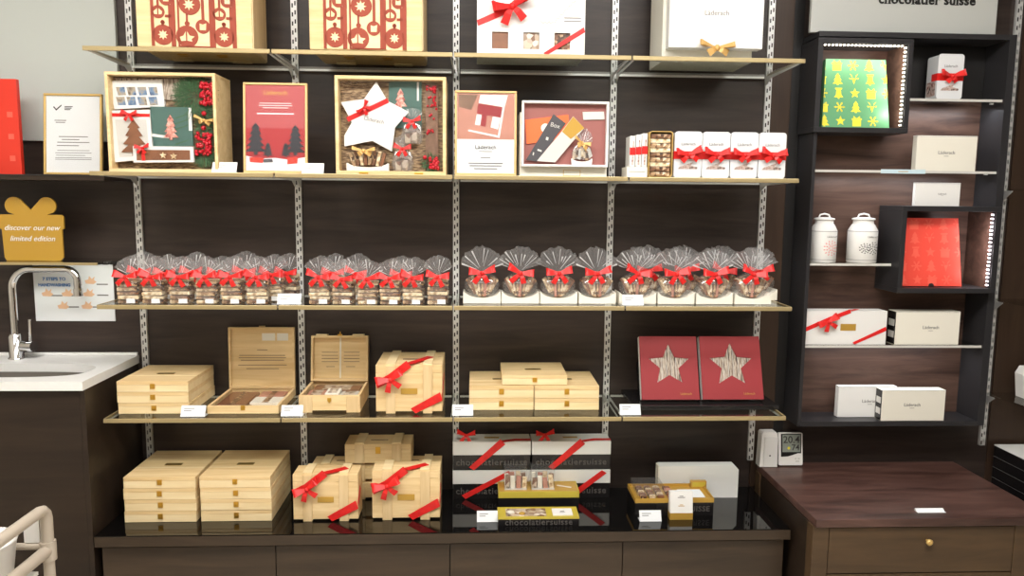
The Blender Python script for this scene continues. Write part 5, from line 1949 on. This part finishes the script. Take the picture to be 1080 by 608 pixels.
def icon(kind, x, z, s_):
    """list of polygons"""
    if kind == 'gift':
        return [[(x-.42*s_, z-.5*s_), (x+.42*s_, z-.5*s_), (x+.42*s_, z+.1*s_), (x-.42*s_, z+.1*s_)], [(x-.5*s_, z+.12*s_), (x+.5*s_, z+.12*s_), (x+.5*s_, z+.26*s_), (x-.5*s_, z+.26*s_)],
                [(x, z+.26*s_), (x+.3*s_, z+.5*s_), (x+.34*s_, z+.3*s_)], [(x, z+.26*s_), (x-.3*s_, z+.5*s_), (x-.34*s_, z+.3*s_)]]
    if kind == 'snow':
        L = [disc_poly(x, z, .14*s_, 8)]
        for k in range(6):
            a = R(60*k)
            c, q = math.cos(a), math.sin(a)
            L.append([(x+c*.1*s_-q*.06*s_, z+q*.1*s_+c*.06*s_), (x+c*.52*s_-q*.05*s_, z+q*.52*s_+c*.05*s_), (x+c*.52*s_+q*.05*s_, z+q*.52*s_-c*.05*s_), (x+c*.1*s_+q*.06*s_, z+q*.1*s_-c*.06*s_)])
            L.append(disc_poly(x+c*.38*s_, z+q*.38*s_, .1*s_, 6))
        return L
    if kind == 'tree':
        return [tree_poly(x, z-.55*s_, s_*1.0, s_*1.15, 3)]
    if kind == 'bell':
        return [[(x-.45*s_, z-.4*s_), (x+.45*s_, z-.4*s_), (x+.26*s_, z-.15*s_), (x+.22*s_, z+.3*s_), (x-.22*s_, z+.3*s_), (x-.26*s_, z-.15*s_)], disc_poly(x, z-.46*s_, .1*s_, 8), [(x-.3*s_, z+.34*s_), (x+.3*s_, z+.34*s_), (x+.36*s_, z+.5*s_), (x-.36*s_, z+.5*s_)]]
    if kind == 'deer':
        return [[(x-.2*s_, z+.1*s_), (x, z-.5*s_), (x+.2*s_, z+.1*s_)], [(x-.2*s_, z+.1*s_), (x-.48*s_, z+.16*s_), (x-.4*s_, z-.02*s_)], [(x+.2*s_, z+.1*s_), (x+.48*s_, z+.16*s_), (x+.4*s_, z-.02*s_)],
                [(x-.12*s_, z+.12*s_), (x-.42*s_, z+.55*s_), (x-.2*s_, z+.4*s_)], [(x+.12*s_, z+.12*s_), (x+.42*s_, z+.55*s_), (x+.2*s_, z+.4*s_)]]
    return [star_poly(x, z, .5*s_, .22*s_)]


ROWS = [['tree', 'gift', 'snow', 'tree', 'deer'], ['gift', 'tree', 'deer', 'bell', 'star'], ['snow', 'bell', 'star', 'gift', 'snow'], ['gift', 'snow', 'tree', 'deer', 'bell'], ['tree', 'star', 'gift', 'snow', 'tree']]


def pattern_box(name, label, l, t, rr, b, Y, zb, lean, m, mi, isz, half):
    x0, x1 = at(l, b-2, Y).x, at(rr, b-2, Y).x
    th = R(lean)
    o = thing(name, label, 'advent box', ((x0+x1)/2, Y, zb+.0245*math.sin(th)), 0)
    o.rotation_euler = (-th, 0, 0)
    w = x1-x0
    h = (at((l+rr)/2, t, Y+math.sin(th)*.26).z-zb)/math.cos(th)
    part('body', MB().prism([(-w/2, 0), (w/2, 0), (w*.445, h), (-w*.445, h)], 0, .024), m, o)
    for j in range(5):
        for i in range(5):
            mb = MB()
            x = -w/2+w*(i-.5+.06*j+.15)/4.15+w*.06
            z = h*(1-(j+.45)/4.9)
            if x > w*.47:
                continue
            for poly in icon(ROWS[j][i], x, z, isz):
                poly = [(max(-w/2+.055*w*pz/h, min(w/2-.055*w*pz/h, px_)), max(0.0005, min(h, pz))) for px_, pz in poly]
                if max(p[0] for p in poly)-min(p[0] for p in poly) > .001:
                    mb.prism(poly, -.0005, -.00005)
            if mb.v:
                part('printed_icon', mb, mi, o)
    return o, w, h


pattern_box('patterned_box', 'green box printed with yellow festive icons in the upper niche', 867, 63.5, 938, 134, -.13, K1Z0+.0205, 7, 'teal', 'yicon', .041, 0)
o, w, h = pattern_box('patterned_box', 'coral red box with faint icons in the lower niche', 949.8, 231, 1014, 304, -.15, K2Z0+.0205, 7, 'coral', 'coral2', .042, 0)
part('thumb_notch', MB().prism([(x, z) for x, z in [(.012*math.cos(R(a)), .012*math.sin(R(a))) for a in range(0, 181, 20)]], -.0009, -.0006), 'black', o)

# glass shelves of the cabinet
CG_ = 'glass shelves inside the dark cabinet'
GS = [(at(1000, 104.5, -.135).z, K1X1+.004, CX1-.0305, 'upper right glass shelf of the dark cabinet under the ribboned tin'),
      (at(950, 180, -.135).z, CX0+.0145, CX1-.0305, 'full-width glass shelf of the dark cabinet below the green niche'),
      (at(900, 278, -.135).z, CX0+.0145, K2X0-.003, 'left glass shelf of the dark cabinet under the two canisters'),
      (at(940, 364.5, -.135).z, CX0+.0145, CX1-.0305, 'full-width glass shelf of the dark cabinet under the ribboned white box')]
for z, xa, xb, lb in GS:
    r = thing('glass_shelf', lb, 'shelf', ((xa+xb)/2, 0, z), 0, CG_)
    w = (xb-xa)/2
    part('glass_panel', MB().box(-w, w, -.135, -.0175, -.009, 0), 'glass', r)
    part('lit_edge_strip', MB().box(-w, w, -.139, -.1352, -.0095, 0), 'silver', r, 'bright polished front edge')  # opaque pale strip paints the lit look of the glass edge
    for sx in (-1, 1):
        a, b = sorted((sx*(w-.001), sx*(w-.012)))
        part('shelf_pin', MB().box(a, b, -.09, -.08, -.0125, -.0092), 'steel', r)
zA, zB, zC_, zD = [g_[0] for g_ in GS]
# cool light under the shelves
for z, xa, xb in ((zA-.03, 1.7, 2.04), (zB-.03, 1.4, 2.0), (zD-.03, 1.4, 2.0)):
    area('shelf_led_light', ((xa+xb)/2, -.1, z), ((xa+xb)/2, -.04, z-.3), xb-xa, .015, 1.3, (.92, .95, 1))

# ribboned tin
Y = -.125
x0, x1 = at(988.5, 85, Y).x, at(1015.5, 85, Y).x
tz = at(1001, 57, Y).z-zA
tn = tin('chocolate_tin', 'white tin with red bow on the upper right shelf of the dark cabinet', x1-x0, tz, .075, ((x0+x1)/2, Y, zA+.0005), 2, None)
part('side_picture', MB().box(-(x1-x0)/2-.0006, -(x1-x0)/2-.0001, .012, .068, tz*.08, tz*.4), 'tinprint', tn)


def carton(name, label, l, t, rr, b, Y, z, d, m='cream', brand=.028, bx_=0, dark_side=False, lid=True, group=None):
    x0, x1, zt, _ = rect(l, t, rr, b, Y)
    x0 = max(x0, CX0+.0155)
    w, h = x1-x0, zt-z
    o = thing(name, label, 'gift box', ((x0+x1)/2, Y, z+.0005), 0, group)
    part('body', MB().box(-w/2, w/2, .0, d, 0, h, bev=.001), m, o)
    if dark_side:
        part('dark_side', MB().box(-w/2-.0012, -w/2-.0002, .002, d-.002, .002, h-.002), 'blackcard', o, 'dark patterned side')
        part('side_print', MB().box(-w/2-.0016, -w/2-.0013, .008, d-.008, h*.2, h*.4).box(-w/2-.0016, -w/2-.0013, .008, d-.008, h*.55, h*.75), 'silver', o)
    if lid:
        part('lid_seam', MB().box(-w/2-.0004, w/2+.0004, -.0004, d+.0003, h-.0035, h-.0025), 'grey', o)
    if brand:
        lettering(BRAND, brand, 'grey', o, (bx_*w, -.0006, h*.52))
        part('small_print', MB().box(bx_*w-brand*.5, bx_*w+brand*.5, -.0005, 0, h*.52-brand*.75, h*.52-brand*.66), 'grey', o)
    return o, w, h


CGR = 'plain white cartons in the dark cabinet'
carton('white_carton', 'white carton standing on the full-width shelf beside the green niche', 966.5, 143.5, 1030, 178, -.12, zB, .03, 'cream', .019, 0, False, True, CGR)
carton('white_carton', 'small white carton standing on top of the red panel niche', 965.5, 193, 1012.5, 218, -.15, K2Z1, .02, 'white', .0095, .1, False, True, CGR)
carton('white_carton', 'white carton right of the ribboned white box in the dark cabinet', 944.5, 329, 1012, 363, -.125, zD, .06, 'cream', .019, .05, True, True, CGR)
carton('white_carton', 'white carton at the back left of the cabinet bottom', 884, 408, 945, 440, -.09, CZ0+.02, .03, 'white', .019, .05, False, True, CGR)
carton('white_carton', 'white carton overlapping in front at the cabinet bottom', 930, 412, 996.5, 444.5, -.145, CZ0+.02, .05, 'cream', .019, -.02, True, True, CGR)
o, w, h = carton('ribbon_carton', 'white carton with red ribbon bow and gold plate in the dark cabinet', 849.5, 328.5, 935, 363, -.125, zD, .07, 'white', 0, 0, False, False)
part('name_plate', MB().box(-w*.07, w*.12, -.0012, 0, h*.42, h*.62), 'goldcard', o)
part('ribbon', MB().band([(-w/2, -.001, h*.45), (-w*.2, -.002, h*.78), (w*.04, -.001, h)], [(0, -1, 0)]*3, .016).band([(w*.04, -.0005, h+.0004), (w*.2, .05, h+.0004)], [(0, 0, 1)]*2, .016), 'red', o)
part('ribbon', clip(MB().band([(w/2, -.001, h*.48), (w*.1, -.001, .001)], [(0, -1, 0)]*2, .018), -w/2, w/2, .001), 'red', o)
bow(o, (-w*.24, -.005, h*.68), .042, 3, (0, R(-25), 0))

# milk-churn canisters
for i, (l, rr, m) in enumerate(((854.5, 881, 'coral'), (894.5, 923.5, 'ink'))):
    Y = -.085
    x0, x1 = at(l, 260, Y).x, at(rr, 260, Y).x
    q = (x1-x0)/2
    h = at((l+rr)/2, 225, Y).z-zC_
    r = thing('canister', ['white churn-shaped canister with red ring pattern', 'white churn-shaped canister with dark floral pattern'][i], 'canister', ((x0+x1)/2, Y, zC_+.0005), 0, 'white canisters in the dark cabinet')
    part('body', MB().lathe([(q*.94, 0), (q, .003), (q, h*.64), (q*.97, h*.66), (q*.78, h*.76), (q*.68, h*.79), (q*.68, h*.86)], 32), 'white', r)
    ld_ = part('lid', MB().lathe([(q*.76, h*.862), (q*.78, h*.87), (q*.76, h*.895), (q*.4, h*.915)], 32), 'white', r)
    part('handle', MB().tube([(-q*.42, 0, h*.915), (-q*.34, 0, h*.965), (0, 0, h*.985), (q*.34, 0, h*.965), (q*.42, 0, h*.915)], .0035, 10), 'white', ld_)
    part('rim_line', MB().lathe([(q+.0003, h*.63), (q+.0006, h*.635), (q+.0003, h*.64)], 32).lathe([(q+.0003, h*.06), (q+.0006, h*.064), (q+.0003, h*.068)], 32), 'grey', r)

    def wrap(x, z): return (x, -math.sqrt(max(0, (q+.0006)**2-x*x)), z)
    mb = MB()
    ccx = q*.22

    def petal(cx_, cz_, a, r1, r2, wd):
        L = []
        for rr_, s_ in ((r1, wd), (r2, wd), (r2, -wd), (r1, -wd)):
            x = cx_+math.cos(a)*rr_-math.sin(a)*s_
            z = cz_+math.sin(a)*rr_+math.cos(a)*s_
            L.append(wrap(x, z))
        mb.add(L, [(0, 1, 2, 3)])
    if i == 0:
        for rad, n_ in ((q*.12, 6), (q*.3, 9), (q*.48, 13)):
            for k in range(n_):
                petal(ccx, h*.3, 2*math.pi*k/n_, rad, rad+q*.11, q*.03)
    else:
        for cx_, rad in ((-q*.25, .34), (q*.35, .42)):
            for rr_, n_ in ((.08, 5), (.2, 8), (.33, 11)):
                for k in range(n_):
                    petal(cx_, h*.3, 2*math.pi*k/n_+rr_*9, q*rr_*rad*2.6, q*(rr_+.09)*rad*2.6, q*.035)
    part('printed_pattern', mb, m, r)
    lettering(BRAND, .0115, 'grey', r, (q*.25, -q-.0006, h*.53))
# tag on the shelf
p0, p1 = at(929, 180, -.14), at(976, 180, -.14)
r = thing('shelf_label', 'pale blue strip label on the front edge of the cabinet shelf', 'label', ((p0.x+p1.x)/2, -.1396, zB-.01))
part('strip', MB().box(-(p1.x-p0.x)/2, (p1.x-p0.x)/2, -.0016, -.0002, -.002, .014), 'labelblue', r)
part('printed_text', MB().box(-.02, .02, -.002, -.0017, .004, .007), 'goldframe', r)

# sign board above the cabinet
x0, x1, zt, zb = rect(857, -60, 1054, 36.5, -.12)
r = thing('sign_board', 'light grey sign board lettered in black above the dark cabinet', 'sign', ((x0+x1)/2, -.12, CZ1+.0005))
w = x1-x0
part('board', MB().box(-w/2, w/2, 0, .02, 0, zt-CZ1, bev=.003), 'signp', r)
tx = at(978, .3, -.121)
lettering('chocolatier suisse', .05, 'black', r, (tx.x-(x0+x1)/2, -.0012, tx.z-CZ1), bold=.0014, ext=.001, spacing=1.06, serif=True)

# ================================================================== desk on the right
DZ = .43
DX0, DX1, DY = 1.196, 2.06, -.595
r = thing('side_table', 'reddish brown wooden table with a drawer below the dark cabinet', 'table', ((DX0+DX1)/2, -.3, 0))
cx = (DX0+DX1)/2
part('tabletop', MB().box(DX0-cx, DX1-cx, DY+.3, .285, DZ-.03, DZ, bev=.003), 'desk', r, 'scratched reddish brown top')
L0, L1 = at(857, 570, DY+.01).x-cx, at(874, 570, DY+.01).x-cx
E0 = at(1070, 570, DY+.01).x-cx
E1 = DX1-cx-.012
for a, b in ((L0, L1), (E0, E1)):
    part('leg', MB().box(a, b, DY+.31, DY+.36, 0, DZ-.0305, bev=.002), 'deskbody', r)
    part('leg', MB().box(a, b, .225, .28, 0, DZ-.0305, bev=.002), 'deskbody', r)
    part('side_panel', MB().box(a+.004, b-.004, DY+.3605, .2245, .06, DZ-.0305), 'unit', r)  # darker wood than the legs, paints in the shade on the sides
dt, db = at(980, 556, DY+.012).z, at(980, 604, DY+.012).z
part('top_rail', MB().box(L1+.0005, E0-.0005, DY+.316, DY+.34, dt+.0015, DZ-.0305), 'deskbody', r)
dr = part('drawer', MB().box(L1+.002, E0-.002, DY+.311, DY+.33, db, dt, bev=.002).box(L1+.01, E0-.01, DY+.3302, .1, db+.005, dt-.02), 'deskbody', r)
kp = at(981, 573, DY-.01)
part('knob', MB().lathe([(.004, 0), (.005, .008), (.011, .014), (.012, .02), (.007, .024)], 16), 'goldframe', dr, 'round brass knob', (kp.x-cx, DY+.311, kp.z), (R(90), 0, 0))
part('lower_drawer', MB().box(L1+.002, E0-.002, DY+.311, DY+.33, .08, db-.004, bev=.002), 'deskbody', r)
p = on(981, 540, DZ)
r = thing('table_tag', 'small blank white tag lying on the table front edge', 'price tag', (p.x, p.y, DZ+.0004))
part('card', MB().prism([(-.004, 0), (.006, .0085), (.0105, .0085), (.0105, 0)], -.052, .052, plane='yz'), 'paper', r)
part('foot', MB().box(-.052, .052, -.012, -.0042, 0, .0012), 'paper', r)

# sensor and thermometer on the table
Y = -.07
x0, x1, zt, zb = rect(802, 456.5, 821, 489, Y)
r = thing('sensor_box', 'white plastic sensor box at the back left of the table', 'sensor', ((x0+x1)/2, Y, DZ+.0005))
w, h = x1-x0, zt-DZ
part('body', MB().prism([(-w/2, 0), (w*.46, 0), (w*.42, h*.93), (w*.34, h), (-w*.38, h), (-w*.44, h*.95)], 0, .045), 'plastic', r)
part('front_cover', MB().prism([(-w*.3, .002), (w*.45, .002), (w*.42, h*.86), (-w*.3, h*.86)], -.006, -.0002), 'white', r)
part('lens', MB().prism(disc_poly(w*.02, h*.34, .0035, 10), -.0072, -.0062), 'ink', r)
x0, x1, zt, zb = rect(822.5, 459, 848, 488.5, Y)
r = thing('thermometer_clock', 'white digital thermometer with grey display beside the sensor box', 'thermometer', ((x0+x1)/2, Y+.004, DZ+.0058))
r.rotation_euler = (R(-8), 0, 0)
w, h = x1-x0, (zt-DZ)
part('case', MB().prism(rr_poly(w, h*.98, .006), 0, .016), 'plastic', r)
part('display_surround', MB().prism([(-w*.4, h*.26), (-w*.1, h*.27), (w*.3, h*.36), (w*.44, h*.36), (w*.44, h*.95), (-w*.4, h*.95)], -.0008, -.0001), 'black', r)
part('display', MB().box(-w*.34, w*.4, -.0014, -.0009, h*.4, h*.92), 'lcd', r)
lettering('20.4', h*.3, 'ink', r, (w*.03, -.0019, h*.765), bold=.0003)
lettering('74', h*.25, 'ink', r, (w*.2, -.0019, h*.53), bold=.0003)
part('small_icon', MB().prism(disc_poly(-w*.08, h*.52, .006, 12), -.0018, -.0015), 'yicon', r)
part('buttons', MB().box(w*.2, w*.36, -.0012, -.0001, h*.1, h*.14).box(w*.18, w*.24, -.0012, -.0001, h*.18, h*.22).box(w*.3, w*.38, -.0012, -.0001, h*.18, h*.22), 'silver', r)
part('stand', MB().prism([(.0165, h*.55), (.02, h*.55), (.042, .006), (.036, .006)], -.02, .02, plane='yz'), 'plastic', r)

# far right bay: low counter and black stacked boxes
r = thing('side_counter', 'dark low counter at the far right behind the table', 'counter', (2.75, 0, 0))
part('carcass', MB().box(-.53, .53, -.4, -.001, 0, ZC-.04), 'unit', r)
part('countertop', MB().box(-.545, .545, -.43, -.001, ZC-.0395, ZC), 'counter', r)
zt = at(1049, 469, -.03).z
n = 4
hb = (zt-ZC-.002)/n
x0 = at(1049, 469, -.03).x
for i in range(n):
    r = thing('black_box', f'black flat box at the far right edge, {["bottom", "second from bottom", "third from bottom", "topmost with white lid sheet"][i]} of the stack', 'gift box', (x0+.2, -.4, ZC+.0006+i*(hb+.0004)), 0, 'black boxes stacked at the far right')
    part('body', MB().box(-.2, .2, 0, .37, 0, hb-.004), 'blackcard', r)
    part('lid', MB().box(-.201, .201, -.001, .371, hb-.0038, hb), 'blackcard' if i < n-1 else 'white', r)
    part('seam_line', MB().box(-.2013, .2013, -.0013, .3713, hb-.005, hb-.0042), 'grey', r)
p0 = at(1076, 390, -.15)
r = thing('white_pouch', 'white pouch on the lower glass shelf at the far right edge', 'pouch', (p0.x+.1, -.12, .7355))
part('pouch', MB().prism([(-.05, 0), (.05, 0), (.06, .1), (.05, .13), (-.045, .13), (-.062, .1)], 0, .05), 'white', r)
part('flap', MB().prism([(-.058, .1), (.058, .1), (.0, .05)], -.003, -.0002), 'cream', r)
